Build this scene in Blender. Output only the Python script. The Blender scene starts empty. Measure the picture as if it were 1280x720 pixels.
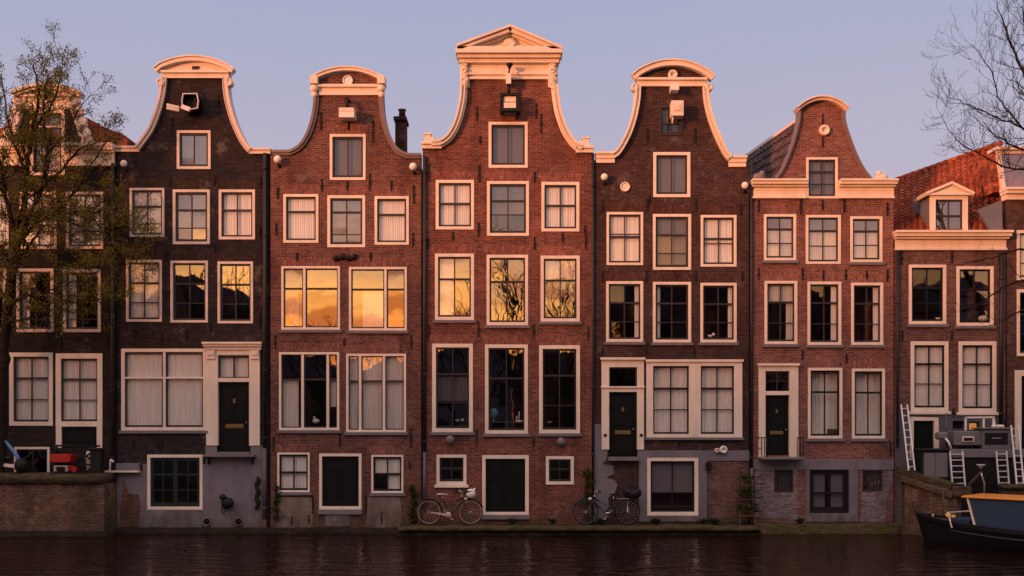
import bpy, math, random
from mathutils import Vector, Matrix
from mathutils.geometry import tessellate_polygon
R = math.radians
rnd = random.Random(7)
scene = bpy.context.scene
col = scene.collection

# ------------------------------------------------------------------ camera frame: 40 px of the photo = 1 m on the facades
CAMD, CAMZ, F, HOR = 36.0, 3.0, 1440.0, 538.0
def X(px): return (px-640)/40.0
def Z(py): return (658-py)/40.0
def P(px, py, Y=0.0):
    d = CAMD+Y
    return Vector(((px-640)*d/F, Y, CAMZ-(py-HOR)*d/F))

# ------------------------------------------------------------------ mesh builder
WL = {}
class MB:
    def __init__(s): s.v=[]; s.f=[]; s.sm=[]; s.mi={}
    def add(s, vs, fs, smooth=False):
        o=len(s.v); s.v += [tuple(v) for v in vs]
        for f in fs: s.f.append(tuple(i+o for i in f)); s.sm.append(smooth)
        return s
    def box(s, x0,x1,y0,y1,z0,z1):
        if x0>x1: x0,x1=x1,x0
        if y0>y1: y0,y1=y1,y0
        if z0>z1: z0,z1=z1,z0
        vs=[(x0,y0,z0),(x1,y0,z0),(x1,y1,z0),(x0,y1,z0),(x0,y0,z1),(x1,y0,z1),(x1,y1,z1),(x0,y1,z1)]
        return s.add(vs,[(0,3,2,1),(4,5,6,7),(0,1,5,4),(1,2,6,5),(2,3,7,6),(3,0,4,7)])
    def obox(s, c, ax, ay, az):     # oriented box from centre and three half-axis vectors
        c=Vector(c); ax=Vector(ax); ay=Vector(ay); az=Vector(az)
        vs=[c+a*ax+b*ay+d*az for d in(-1,1) for a,b in((-1,-1),(1,-1),(1,1),(-1,1))]
        return s.add(vs,[(0,3,2,1),(4,5,6,7),(0,1,5,4),(1,2,6,5),(2,3,7,6),(3,0,4,7)])
    def bar(s, a, b, w, h=None):
        a=Vector(a); b=Vector(b); h=h or w; d=(b-a)
        up=Vector((0,0,1)) if abs(d.normalized().z)<.95 else Vector((0,1,0))
        sx=d.cross(up).normalized()*w/2; sz=sx.cross(d).normalized()*h/2
        return s.obox((a+b)/2, d/2, sx, sz)
    def slab(s, outer, holes, y0, y1):  # polygon in XZ with holes, extruded in Y
        loops=[outer]+list(holes)
        vv=[[Vector((p[0],p[1],0)) for p in l] for l in loops]
        tris=tessellate_polygon(vv)
        flat=[p for l in loops for p in l]; n=len(flat)
        vs=[(p[0],y0,p[1]) for p in flat]+[(p[0],y1,p[1]) for p in flat]
        fs=[]
        for t in tris:
            a,b,c=[flat[i] for i in t]
            cr=(b[0]-a[0])*(c[1]-a[1])-(b[1]-a[1])*(c[0]-a[0])
            t=tuple(t) if cr>0 else (t[0],t[2],t[1])
            fs.append(t); fs.append((t[0]+n,t[2]+n,t[1]+n))
        o=0
        for k,l in enumerate(loops):
            ar=sum(l[i][0]*l[(i+1)%len(l)][1]-l[(i+1)%len(l)][0]*l[i][1] for i in range(len(l)))
            for i in range(len(l)):
                j=(i+1)%len(l)
                q=(o+i,o+i+n,o+j+n,o+j)
                if (ar<0) ^ (k>0): q=q[::-1]
                fs.append(q)
            o+=len(l)
        return s.add(vs,fs)
    def tube(s, pts, r, n=8, smooth=True, closed=False, caps=True):
        pts=[Vector(p) for p in pts]; m=len(pts)
        rs=r if isinstance(r,(list,tuple)) else [r]*m
        vs=[]; ref=None
        for i,p in enumerate(pts):
            if closed: d=pts[(i+1)%m]-pts[i-1]
            else: d=pts[min(i+1,m-1)]-pts[max(i-1,0)]
            d=d.normalized() if d.length>1e-9 else Vector((0,0,1))
            if ref is None: ref=Vector((0,1,0)) if abs(d.y)<.9 else Vector((1,0,0))
            u=d.cross(ref)
            if u.length<1e-4: u=d.orthogonal()
            u.normalize(); w=u.cross(d).normalized(); ref=w if not closed else ref
            for k in range(n):
                a=2*math.pi*k/n; vs.append(p+u*math.cos(a)*rs[i]+w*math.sin(a)*rs[i])
        fs=[]
        for i in range(m if closed else m-1):
            i2=(i+1)%m
            for k in range(n):
                k2=(k+1)%n; fs.append((i*n+k,i2*n+k,i2*n+k2,i*n+k2))
        if not closed and caps:
            fs.append(tuple(range(n))[::-1]); fs.append(tuple((m-1)*n+k for k in range(n)))
        return s.add(vs,fs,smooth)
    def lathe(s, prof, c, axis='z', n=20, smooth=True):   # prof: (r, h)
        vs=[]; c=Vector(c)
        for r,h in prof:
            for k in range(n):
                a=2*math.pi*k/n; q=(r*math.cos(a),r*math.sin(a),h)
                if axis=='y': q=(q[0],q[2],q[1])
                if axis=='x': q=(q[2],q[0],q[1])
                vs.append(c+Vector(q))
        fs=[]
        for i in range(len(prof)-1):
            for k in range(n):
                k2=(k+1)%n; fs.append((i*n+k,i*n+k2,(i+1)*n+k2,(i+1)*n+k))
        fs.append(tuple(range(n))[::-1]); fs.append(tuple((len(prof)-1)*n+k for k in range(n)))
        return s.add(vs,fs,smooth)
    def ball(s, c, r, sx=1, sy=1, sz=1, n=14):
        pr=[(max(1e-3,math.sin(math.pi*i/9))*r,-math.cos(math.pi*i/9)*r) for i in range(10)]
        o=len(s.v); s.lathe(pr,(0,0,0),'z',n)
        for i in range(o,len(s.v)):
            v=s.v[i]; s.v[i]=(v[0]*sx+c[0],v[1]*sy+c[1],v[2]*sz+c[2])
        return s
    def mould(s, pts, layers, yb, side=1):
        """ribbon along an XZ polyline; layers (offset0, offset1, yfront) measured to one side"""
        n=len(pts); nr=[]
        for i in range(n):
            a=Vector(pts[max(i-1,0)]); b=Vector(pts[min(i+1,n-1)]); d=(b-a).normalized()
            nr.append(Vector((d.y,-d.x))*side)
        for o0,o1,yf in layers:
            A=[Vector(p)+k*o0 for p,k in zip(pts,nr)]; B=[Vector(p)+k*o1 for p,k in zip(pts,nr)]
            vs=[]
            for a,b in zip(A,B): vs+= [(a.x,yf,a.y),(b.x,yf,b.y),(b.x,yb,b.y),(a.x,yb,a.y)]
            fs=[]
            for i in range(n-1):
                for k in range(4):
                    k2=(k+1)%4; fs.append((i*4+k,i*4+k2,(i+1)*4+k2,(i+1)*4+k))
            fs+=[(0,3,2,1),((n-1)*4,(n-1)*4+1,(n-1)*4+2,(n-1)*4+3)]
            s.add(vs,fs)
        return s
    def build(s, name, mat, parent=None, bevel=0, fix=True):
        me=bpy.data.meshes.new(name)
        xs=[v[0] for v in s.v]; ys=[v[1] for v in s.v]; zs=[v[2] for v in s.v]
        c=Vector(((min(xs)+max(xs))/2,(min(ys)+max(ys))/2,min(zs)))
        if parent is None and name in KEEP0: c=Vector((0,0,0))
        me.from_pydata([(v[0]-c.x,v[1]-c.y,v[2]-c.z) for v in s.v],[],s.f)
        me.polygons.foreach_set('use_smooth',s.sm)
        if fix:
            import bmesh
            bm=bmesh.new(); bm.from_mesh(me); bmesh.ops.recalc_face_normals(bm,faces=bm.faces[:]); bm.to_mesh(me); bm.free()
        me.materials.append(mat)
        if s.mi:
            me.materials.append(M[mat.name+'_gap'])
            if len(me.polygons)==len(s.f):
                for k in s.mi: me.polygons[k].material_index=1
        me.update()
        o=bpy.data.objects.new(name,me); col.objects.link(o)
        WL[o.name]=c
        if parent is not None:
            o.parent=parent; o.location=c-WL[parent.name]
        else: o.location=c
        if bevel:
            b=o.modifiers.new('bevel','BEVEL'); b.width=bevel; b.segments=1; b.limit_method='ANGLE'
        return o
KEEP0={'water','ground'}
def thing(name,label,cat,loc,group=None):
    o=bpy.data.objects.new(name,None); col.objects.link(o); o.empty_display_size=.3
    o.location=loc; WL[o.name]=Vector(loc); o['label']=label; o['category']=cat
    if group: o['group']=group
    return o
def tag(o,label,cat,group=None):
    o['label']=label; o['category']=cat
    if group: o['group']=group
    return o
def struct(o): o['kind']='structure'; return o

# ------------------------------------------------------------------ materials
def srgb(r,g,b): 
    f=lambda c:(c/255/12.92) if c<=10 else ((c/255+.055)/1.055)**2.4
    return (f(r),f(g),f(b),1)
class NT:
    def __init__(s,name):
        s.m=bpy.data.materials.new(name); s.m.use_nodes=True; s.t=s.m.node_tree; s.t.nodes.clear()
        s.out=s.n('ShaderNodeOutputMaterial')
    def n(s,t,**k):
        x=s.t.nodes.new(t)
        for a,b in k.items():
            if a.startswith('i_'):
                key=a[2:]; key=int(key) if key.isdigit() else key.replace('_',' ')
                x.inputs[key].default_value=b
            else: setattr(x,a,b)
        return x
    def l(s,a,b): s.t.links.new(a,b)
    def mix(s,fac,a,b,mode='MIX'):
        x=s.n('ShaderNodeMix',data_type='RGBA',blend_type=mode)
        for i,v in ((0,fac),(6,a),(7,b)):
            if hasattr(v,'is_output') or isinstance(v,bpy.types.NodeSocket): s.l(v,x.inputs[i])
            else: x.inputs[i].default_value=v
        return x.outputs[2]
    def math(s,op,a,b=None):
        x=s.n('ShaderNodeMath',operation=op)
        for i,v in ((0,a),(1,b)):
            if v is None: continue
            if isinstance(v,bpy.types.NodeSocket): s.l(v,x.inputs[i])
            else: x.inputs[i].default_value=v
        return x.outputs[0]
    def noise(s,vec,scale,detail=4,rough=.6,lo=.35,hi=.65):
        x=s.n('ShaderNodeTexNoise'); x.inputs['Scale'].default_value=scale; x.inputs['Detail'].default_value=detail; x.inputs['Roughness'].default_value=rough
        s.l(vec,x.inputs['Vector'])
        m=s.n('ShaderNodeMapRange'); m.inputs[1].default_value=lo; m.inputs[2].default_value=hi; m.clamp=True
        s.l(x.outputs['Fac'],m.inputs[0]); return m.outputs[0]
    def scale(s,vec,v):
        x=s.n('ShaderNodeMapping'); x.inputs['Scale'].default_value=v; s.l(vec,x.inputs[0]); return x.outputs[0]
    def pos(s): return s.n('ShaderNodeNewGeometry').outputs['Position']
    def bsdf(s,color,rough=.7,spec=.3,metal=0,bump=None,bstr=.3,bdist=.01,rn=None):
        b=s.n('ShaderNodeBsdfPrincipled'); b.inputs['Metallic'].default_value=metal
        b.inputs['Specular IOR Level'].default_value=spec
        if isinstance(rough,bpy.types.NodeSocket): s.l(rough,b.inputs['Roughness'])
        else: b.inputs['Roughness'].default_value=rough
        if isinstance(color,bpy.types.NodeSocket): s.l(color,b.inputs['Base Color'])
        else: b.inputs['Base Color'].default_value=color
        if bump is not None:
            u=s.n('ShaderNodeBump'); u.inputs['Strength'].default_value=bstr; u.inputs['Distance'].default_value=bdist
            s.l(bump,u.inputs['Height']); s.l(u.outputs[0],b.inputs['Normal'])
        s.l(b.outputs[0],s.out.inputs[0]); return b
def C(*a): return tuple(a)+(1,)
def mul(c,k): return (c[0]*k,c[1]*k,c[2]*k,1)

def brick(name,base,mortar,rot=False,dirt=.5,paint=None,pscale=.5):
    """brick courses in world metres on a wall that faces the water"""
    t=NT(name); p=t.pos(); sp=t.n('ShaderNodeSeparateXYZ'); t.l(p,sp.inputs[0])
    xy=t.math('ADD',sp.outputs[0],sp.outputs[1])
    w=t.n('ShaderNodeTexNoise'); w.inputs['Scale'].default_value=2.2; t.l(p,w.inputs['Vector'])
    wob=t.math('MULTIPLY',w.outputs[0],.05)
    zz=t.math('ADD',sp.outputs[2],wob)
    cb=t.n('ShaderNodeCombineXYZ')
    if rot: t.l(zz,cb.inputs[0]); t.l(xy,cb.inputs[1])
    else: t.l(xy,cb.inputs[0]); t.l(zz,cb.inputs[1])
    b=t.n('ShaderNodeTexBrick'); t.l(cb.outputs[0],b.inputs['Vector'])
    b.inputs['Scale'].default_value=1; b.inputs['Brick Width'].default_value=.21 if not rot else .16; b.inputs['Row Height'].default_value=.067 if not rot else .072
    b.inputs['Mortar Size'].default_value=.009; b.inputs['Mortar Smooth'].default_value=.3; b.inputs['Bias'].default_value=-.15
    b.inputs['Color1'].default_value=mul(base,.72); b.inputs['Color2'].default_value=mul(base,1.45); b.inputs['Mortar'].default_value=mortar
    c=b.outputs['Color']
    sh=t.noise(t.scale(p,(6,6,19)),1,3,.7,.3,.75)
    c=t.mix(sh,t.mix(1.0,c,(.62,.60,.62,1),'MULTIPLY'),t.mix(1.0,c,(1.3,1.22,1.15,1),'MULTIPLY'))
    big=t.noise(p,.55,6,.7,.40,.60)
    c=t.mix(t.math('MULTIPLY',big,dirt),c,t.mix(1.0,c,(.40,.38,.42,1),'MULTIPLY'))
    st=t.noise(t.scale(p,(1.6,1.6,.22)),1,4,.6,.5,.72)
    c=t.mix(t.math('MULTIPLY',st,.65),c,t.mix(1.0,c,(.5,.48,.5,1),'MULTIPLY'))
    # dark dip and lime bloom: damp band close to the water
    lime=t.noise(p,1.3,6,.75,.56,.66)
    c=t.mix(t.math('MULTIPLY',lime,.22),c,C(.34,.29,.27))
    dz=t.n('ShaderNodeMapRange'); dz.inputs[1].default_value=1.3; dz.inputs[2].default_value=-.2; t.l(zz,dz.inputs[0])
    mo=t.math('MULTIPLY',dz.outputs[0],t.noise(p,1.9,5,.7,.38,.6))
    c=t.mix(t.math('MULTIPLY',mo,.75),c,C(.05,.045,.025))
    if paint:
        pm=t.noise(p,pscale,7,.78,.50,.62)
        c=t.mix(pm,c,paint)
    h=t.math('ADD',t.math('MULTIPLY',b.outputs['Fac'],-1.0),t.math('MULTIPLY',sh,.5))
    t.bsdf(c,.85,.2,bump=h,bstr=.55,bdist=.012); return t.m

def painted(name,base,rough=.55,dirt=.3,sc=3,spec=.35,wet=None):
    t=NT(name); p=t.pos()
    n=t.noise(t.scale(p,(1,1,.35)),sc,5,.65,.35,.75)
    c=t.mix(t.math('MULTIPLY',n,dirt),base,mul(base,.45))
    m=t.noise(p,22,3,.6,.55,.8)
    c=t.mix(t.math('MULTIPLY',m,dirt*.8),c,C(base[0]*.5,base[1]*.42,base[2]*.35))
    if wet:
        sp=t.n('ShaderNodeSeparateXYZ'); t.l(p,sp.inputs[0]); dz=t.n('ShaderNodeMapRange'); dz.inputs[1].default_value=wet; dz.inputs[2].default_value=-.1; t.l(sp.outputs[2],dz.inputs[0])
        mo=t.math('MULTIPLY',dz.outputs[0],t.noise(t.scale(p,(1,1,.5)),2.6,6,.7,.35,.6))
        c=t.mix(mo,c,C(.055,.045,.03))
        pe=t.noise(p,2.6,7,.78,.58,.62)
        c=t.mix(t.math('MULTIPLY',pe,.75),c,C(.17,.12,.11))
        ru=t.noise(t.scale(p,(5,5,.35)),1,4,.6,.60,.72)
        c=t.mix(t.math('MULTIPLY',ru,.6),c,C(.13,.075,.06))
    t.bsdf(c,rough,spec,bump=n,bstr=.15,bdist=.01); return t.m
def simple(name,base,rough=.5,spec=.4,metal=0,var=.2):
    t=NT(name); p=t.pos(); n=t.noise(p,9,3,.6,.3,.7)
    t.bsdf(t.mix(t.math('MULTIPLY',n,var),base,mul(base,.5)),rough,spec,metal); return t.m
def glass(name,fac=.35,wob=.0016):
    t=NT(name); p=t.pos()
    tr=t.n('ShaderNodeBsdfTransparent'); tr.inputs[0].default_value=C(.95,.96,.95)
    gl=t.n('ShaderNodeBsdfAnisotropic') if False else t.n('ShaderNodeBsdfGlossy'); gl.inputs['Roughness'].default_value=.012; gl.inputs[0].default_value=C(.97,.96,.95)
    no=t.n('ShaderNodeTexNoise'); no.inputs['Scale'].default_value=1.6; no.inputs['Detail'].default_value=1.5; t.l(p,no.inputs['Vector'])
    u=t.n('ShaderNodeBump'); u.inputs['Strength'].default_value=1; u.inputs['Distance'].default_value=wob; t.l(no.outputs[0],u.inputs['Height']); t.l(u.outputs[0],gl.inputs['Normal'])
    mx=t.n('ShaderNodeMixShader'); mx.inputs[0].default_value=fac
    t.l(tr.outputs[0],mx.inputs[1]); t.l(gl.outputs[0],mx.inputs[2]); t.l(mx.outputs[0],t.out.inputs[0]); return t.m
def cloth(name,base):
    t=NT(name); p=t.pos()
    n=t.noise(t.scale(p,(14,14,.6)),1,3,.6,.3,.7)
    c=t.mix(t.math('MULTIPLY',n,.42),base,mul(base,.5))
    d=t.n('ShaderNodeBsdfDiffuse'); tl=t.n('ShaderNodeBsdfTranslucent'); t.l(c,d.inputs[0]); t.l(c,tl.inputs[0])
    mx=t.n('ShaderNodeMixShader'); mx.inputs[0].default_value=.06; t.l(d.outputs[0],mx.inputs[1]); t.l(tl.outputs[0],mx.inputs[2]); t.l(mx.outputs[0],t.out.inputs[0]); return t.m
def glow(name,c,s):
    t=NT(name); e=t.n('ShaderNodeEmission'); e.inputs[0].default_value=c; e.inputs[1].default_value=s; t.l(e.outputs[0],t.out.inputs[0]); return t.m
def mossy(name,base,moss,lo=.4,hi=.55,sc=2.5):
    t=NT(name); p=t.pos(); n=t.noise(p,sc,7,.75,lo,hi); g=t.noise(t.scale(p,(3,3,11)),1,4,.6,.3,.7)
    c=t.mix(g,base,mul(base,.5)); c=t.mix(n,c,t.mix(g,moss,mul(moss,.45)))
    t.bsdf(c,.9,.15,bump=t.math('ADD',n,g),bstr=.7,bdist=.03); return t.m
def leafmat(name,a,b):
    t=NT(name); g=t.n('ShaderNodeObjectInfo'); p=t.pos(); n=t.noise(p,2.3,4,.7,.35,.65); n2=t.noise(p,17,2,.5,.3,.7)
    c=t.mix(n,a,b); c=t.mix(t.math('MULTIPLY',n2,.6),c,mul(b,.4))
    d=t.n('ShaderNodeBsdfDiffuse'); tl=t.n('ShaderNodeBsdfTranslucent'); t.l(c,d.inputs[0]); t.l(c,tl.inputs[0])
    mx=t.n('ShaderNodeMixShader'); mx.inputs[0].default_value=.35; t.l(d.outputs[0],mx.inputs[1]); t.l(tl.outputs[0],mx.inputs[2]); t.l(mx.outputs[0],t.out.inputs[0]); return t.m

M={}
M['brick0']=brick('brick_black_painted',C(.030,.024,.020),C(.022,.018,.016),dirt=.3)
M['brick1']=brick('brick_near_black',C(.034,.026,.029),C(.028,.023,.025),dirt=.35)
M['brick2']=brick('brick_red_brown',C(.165,.064,.053),C(.27,.18,.155),dirt=.7)
M['brick3']=brick('brick_warm_red',C(.190,.066,.050),C(.28,.16,.13),dirt=.6)
M['brick4']=brick('brick_dark_brown',C(.060,.030,.030),C(.10,.072,.068),dirt=.45)
M['brick5']=brick('brick_brown_red',C(.215,.088,.072),C(.32,.205,.18),dirt=.45)
M['brick6']=brick('brick_dull_brown',C(.135,.066,.061),C(.22,.155,.14),dirt=.4)
M['brick7']=brick('brick_old_brown',C(.11,.06,.05),C(.09,.06,.055),dirt=.4)
for k,b,m in ((1,C(.045,.030,.029),C(.04,.028,.026)),(2,C(.225,.088,.072),C(.28,.17,.145)),(3,C(.26,.09,.068),C(.30,.17,.14)),(4,C(.105,.046,.038),C(.05,.033,.03)),(5,C(.26,.105,.086),C(.31,.19,.16)),(6,C(.15,.07,.06),C(.07,.048,.042))):
    M['arch%d'%k]=brick('soldier_course_%d'%k,b,m,rot=True,dirt=.5)
M['brickquay']=brick('brick_quay',C(.145,.080,.060),C(.30,.22,.18),dirt=.9,paint=C(.050,.040,.024),pscale=.9)
M['lilac']=brick('brick_lilac_paint',C(.25,.21,.24),C(.20,.17,.19),dirt=.3)
M['rubble']=brick('brick_bare_patch',C(.17,.075,.05),C(.19,.15,.13),dirt=.4)
M['plaster']=painted('plaster_blue_grey',C(.205,.19,.22),.85,.7,1.4,.15,wet=1.0)
M['plasterd']=painted('plaster_dark_grey',C(.115,.105,.13),.85,.35,1.4,.15)
M['plasterb']=painted('plaster_brown_stained',C(.27,.20,.185),.9,.95,2.2,.1,wet=1.1)
M['cream']=painted('cream_paint',C(.83,.71,.60),.55,.38,2.5)
M['cream2']=painted('weathered_cream_paint',C(.74,.62,.56),.55,.35,2.5)
M['mauve']=painted('mauve_stone_paint',C(.20,.15,.155),.6,.3,2)
M['sill']=painted('grey_stone_sill',C(.17,.155,.175),.7,.4,4)
M['sashd']=simple('dark_sash_paint',C(.035,.028,.03),.35)
M['sashg']=simple('deep_green_sash_paint',C(.014,.026,.024),.35)
M['door']=painted('dark_green_door_paint',C(.0045,.0065,.0062),.4,.3,6,.25)
M['black']=simple('black_metal',C(.009,.008,.009),.55,.25)
M['iron']=simple('wall_anchor_iron',C(.018,.013,.013),.7,.2)
M['pipe']=simple('grey_drainpipe',C(.085,.08,.095),.5)
M['piped']=simple('dark_drainpipe',C(.022,.019,.022),.5)
M['brass']=simple('brass',C(.22,.14,.05),.5,.3,.4)
M['glass']=glass('old_window_glass',.42)
M['glassm']=glass('dark_window_glass',.30)
M['glassd']=glass('dim_window_glass',.14)
M['curtain']=cloth('white_net_curtain',C(.93,.88,.85))
M['curtaing']=cloth('grey_net_curtain',C(.92,.86,.83))
M['blind']=painted('grey_roller_blind',C(.15,.135,.155),.9,.1,3,.1)
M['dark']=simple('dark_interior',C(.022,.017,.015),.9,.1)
M['white']=simple('white_plastic',C(.8,.77,.74),.4,.4,0,.1)
M['tile']=mossy('red_clay_pantile',C(.55,.150,.078),C(.14,.045,.03),.45,.6,3)
M['slate']=mossy('glazed_dark_pantile',C(.16,.13,.16),C(.09,.07,.09),.4,.6,3)
M['red_clay_pantile_gap']=simple('red_clay_pantile_gap',C(.24,.065,.038),.9,.1)  # darker tile colours: dirt plus shade painted into troughs and row steps
M['glazed_dark_pantile_gap']=simple('glazed_dark_pantile_gap',C(.035,.028,.035),.7,.2)
M['lead']=painted('lead_sheet',C(.16,.16,.19),.5,.3,3)
M['moss']=mossy('mossy_stone',C(.10,.070,.050),C(.072,.074,.022),.42,.60,1.6)
M['stoned']=mossy('wet_dark_stone',C(.035,.026,.022),C(.02,.022,.010),.45,.6,2)
M['wood']=mossy('weathered_wood',C(.13,.09,.062),C(.07,.065,.022),.5,.7,2)
M['bark']=mossy('tree_bark',C(.030,.021,.016),C(.035,.035,.014),.5,.7,5)
M['leaf']=leafmat('spring_leaves',C(.27,.20,.045),C(.17,.17,.035))
M['leafg']=leafmat('green_leaves',C(.03,.05,.012),C(.055,.075,.02))
M['concrete']=painted('concrete_step',C(.20,.18,.185),.85,.5,4,.1)
M['cobble']=painted('quay_paving',C(.12,.105,.10),.85,.5,3,.1)
M['red']=simple('red_plastic',C(.42,.020,.014),.4)
M['blue']=simple('blue_enamel',C(.10,.24,.52),.3)
M['navy']=simple('navy_canvas',C(.018,.045,.085),.5)
M['navyglass']=simple('blue_cabin_panel',C(.020,.045,.080),.55,.2)
M['hull']=simple('black_hull_paint',C(.010,.010,.014),.5,.25)
M['orange']=simple('orange_roof_paint',C(.62,.24,.035),.45)
M['greyp']=painted('grey_deckhouse_paint',C(.16,.155,.175),.5,.25,3)
M['alu']=simple('bright_aluminium',C(.75,.75,.78),.38,.5,.35,.1)
M['rubber']=simple('black_rubber',C(.01,.01,.01),.7,.2)
M['chrome']=simple('pale_steel',C(.62,.58,.56),.3,.5,.6)
M['frameb']=simple('black_bicycle_enamel',C(.02,.018,.018),.25,.5)
M['frameg']=simple('brown_bicycle_enamel',C(.10,.075,.07),.3,.5)
M['framew']=simple('pale_bicycle_enamel',C(.45,.36,.34),.35,.5)
M['lamp']=glow('lit_room_lamp',C(1,.42,.10),.5)
M['cyan']=simple('turquoise_glaze',C(.10,.26,.30),.3)

# ------------------------------------------------------------------ curve helper
def crom(pts, k=6):
    pts=[Vector(p) for p in pts]; out=[]
    for i in range(len(pts)-1):
        p0=pts[max(i-1,0)]; p1=pts[i]; p2=pts[i+1]; p3=pts[min(i+2,len(pts)-1)]
        for j in range(k):
            t=j/k
            out.append(.5*((2*p1)+(-p0+p2)*t+(2*p0-5*p1+4*p2-p3)*t*t+(-p0+3*p1-3*p2+p3)*t**3))
    out.append(pts[-1]); return out
def PX(pts): return [(X(a),Z(b)) for a,b in pts]

# ------------------------------------------------------------------ windows and doors
def window(house,yw,x0,y0,x1,y1,fw=4,v=(.5,),h=(.42,),mull=(),sash='sashd',cur=None,gl='glass',arch=None,sill='sill',
           frame='cream',trans=(),bottom=None,fan=12,curtop=0,cy=.118,name='window',sw=.05,sd=None,cm='curtain'):
    """x0..y1: outer edge of the painted frame, in photo pixels"""
    ax,bx,az,bz=X(x0),X(x1),Z(y1),Z(y0); w=fw/40.0*.9; e=.006
    f=MB(); ox0,ox1,oz0,oz1=ax-e,bx+e,az-e,bz+e
    f.slab([(ox0,oz0),(ox1,oz0),(ox1,oz1),(ox0,oz1)],[[(ax+w,az+w),(bx-w,az+w),(bx-w,bz-w),(ax+w,bz-w)]],yw-.025,yw+.11)
    # stepped inner bead
    i0,i1,k0,k1=ax+w,bx-w,az+w,bz-w
    for m in mull:
        mx=ax+(bx-ax)*m; f.box(mx-.04,mx+.04,yw-.012,yw+.11,k0-.004,k1+.004)
    for m in trans:
        mz=bz-(bz-az)*m; f.box(i0-.004,i1+.004,yw-.006,yw+.1,mz-.03,mz+.03)
    f.box(i0-.03,i1+.03,yw+.112,yw+.46,k0-.05,k0-.005)      # board inside
    fo=f.build(name,M[frame],house,bevel=.006)
    if sill:
        s=MB(); s.box(ax-.07,bx+.07,yw-.075,yw+.05,az-.10,az-.008); s.build('sill',M[sill],fo,bevel=.008)
    # sashes
    s=MB(); cells=[i0]+[ax+(bx-ax)*m for m in mull]+[i1]
    b=sw
    ya,yb=yw+.035,yw+.085
    for c in range(len(cells)-1):
        a=cells[c]+(.04 if c else 0); d=cells[c+1]-(.04 if c<len(cells)-2 else 0)
        s.slab([(a-.003,k0-.003),(d+.003,k0-.003),(d+.003,k1+.003),(a-.003,k1+.003)],[[(a+b,k0+b*1.3),(d-b,k0+b*1.3),(d-b,k1-b),(a+b,k1-b)]],ya,yb)
        vs=v if not isinstance(v,dict) else v.get(c,())
        for q in vs:
            xx=a+(d-a)*q; s.box(xx-.019,xx+.019,ya+.008,yb-.008,k0+b,k1-b)
        for j,q in enumerate(h):
            zz=k1-(k1-k0)*q; t=.03 if j==0 else .015
            s.box(a+b-.01,d-b+.01,ya-(.012 if j==0 else -.01),yb-.01,zz-t,zz+t)
    s.build('sash',M[sash],fo,bevel=.004)
    # panes: one mesh, each pane set at its own slight angle
    g=MB()
    for c in range(len(cells)-1):
        a,d=cells[c]+.02,cells[c+1]-.02
        vs=v if not isinstance(v,dict) else v.get(c,())
        gx=[a]+[a+(d-a)*q for q in vs]+[d]; gz=[k0+.02]+[k1-(k1-k0)*q for q in sorted(h,reverse=True)]+[k1-.02]
        for i in range(len(gx)-1):
            for j in range(len(gz)-1):
                tx,tz=rnd.gauss(0,.0055),rnd.gauss(0,.0048); cx=(gx[i]+gx[i+1])/2; cz=(gz[j]+gz[j+1])/2
                q=[(gx[i],gz[j]),(gx[i+1],gz[j]),(gx[i+1],gz[j+1]),(gx[i],gz[j+1])]
                g.add([(p[0],yw+.068+(p[0]-cx)*tx+(p[1]-cz)*tz,p[1]) for p in q],[(0,1,2,3)])
    g.build('pane',M[gl],fo,fix=False)
    # curtains
    def sheet(xa,xb,za,zb,mat,fold=.07,amp=.009,yy=cy):
        m=MB(); n=max(10,int((xb-xa)/fold*6)); ph=rnd.random()*6; vs=[]
        for i in range(n+1):
            xx=xa+(xb-xa)*i/n; k=(xx-xa)/fold*2*math.pi
            a=amp*(math.sin(k+ph+.8*math.sin(k*.23+ph))+.4*math.sin(k*.37+ph*2))
            vs+=[(xx,yw+yy+a*.6,zb),(xx+a*.15,yw+yy+a,(za+zb)/2),(xx+a*.3,yw+yy+a*1.3,za)]
        fs=[]
        for i in range(n):
            for r in (0,1): fs.append((i*3+r,i*3+r+1,i*3+r+4,i*3+r+3))
        m.add(vs,fs,True); m.build('curtain',M[mat],fo,fix=False)
    W=i1-i0; H=k1-k0
    for cspec in (cur or ()):
        u0,u1,t0,t1=cspec[:4]; cmm=cspec[4] if len(cspec)>4 else cm
        if cmm=='blind':
            m=MB(); m.box(i0+W*u0-.02,i0+W*u1+.02,yw+.15,yw+.156,k1-H*t1,k1-H*t0); m.build('blind',M['blind'],fo)
        else: sheet(i0+W*u0-.03,i0+W*u1+.03,k1-H*t1-.03,k1-H*t0+.03,cmm)
    if arch:
        hgt=(11.5)/40; a=MB(); dx=.10
        pts=[(ax-.03,bz+.012),(bx+.03,bz+.012),(bx+.03+dx,bz+hgt),((ax+bx)/2,bz+hgt+.02),(ax-.03-dx,bz+hgt)]
        a.slab(pts,[],yw-.004,yw+.02); a.build('brick_arch',M[arch],fo)
    return fo
def hole(x0,y0,x1,y1): return PX([(x0,y1),(x1,y1),(x1,y0),(x0,y0)])

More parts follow.
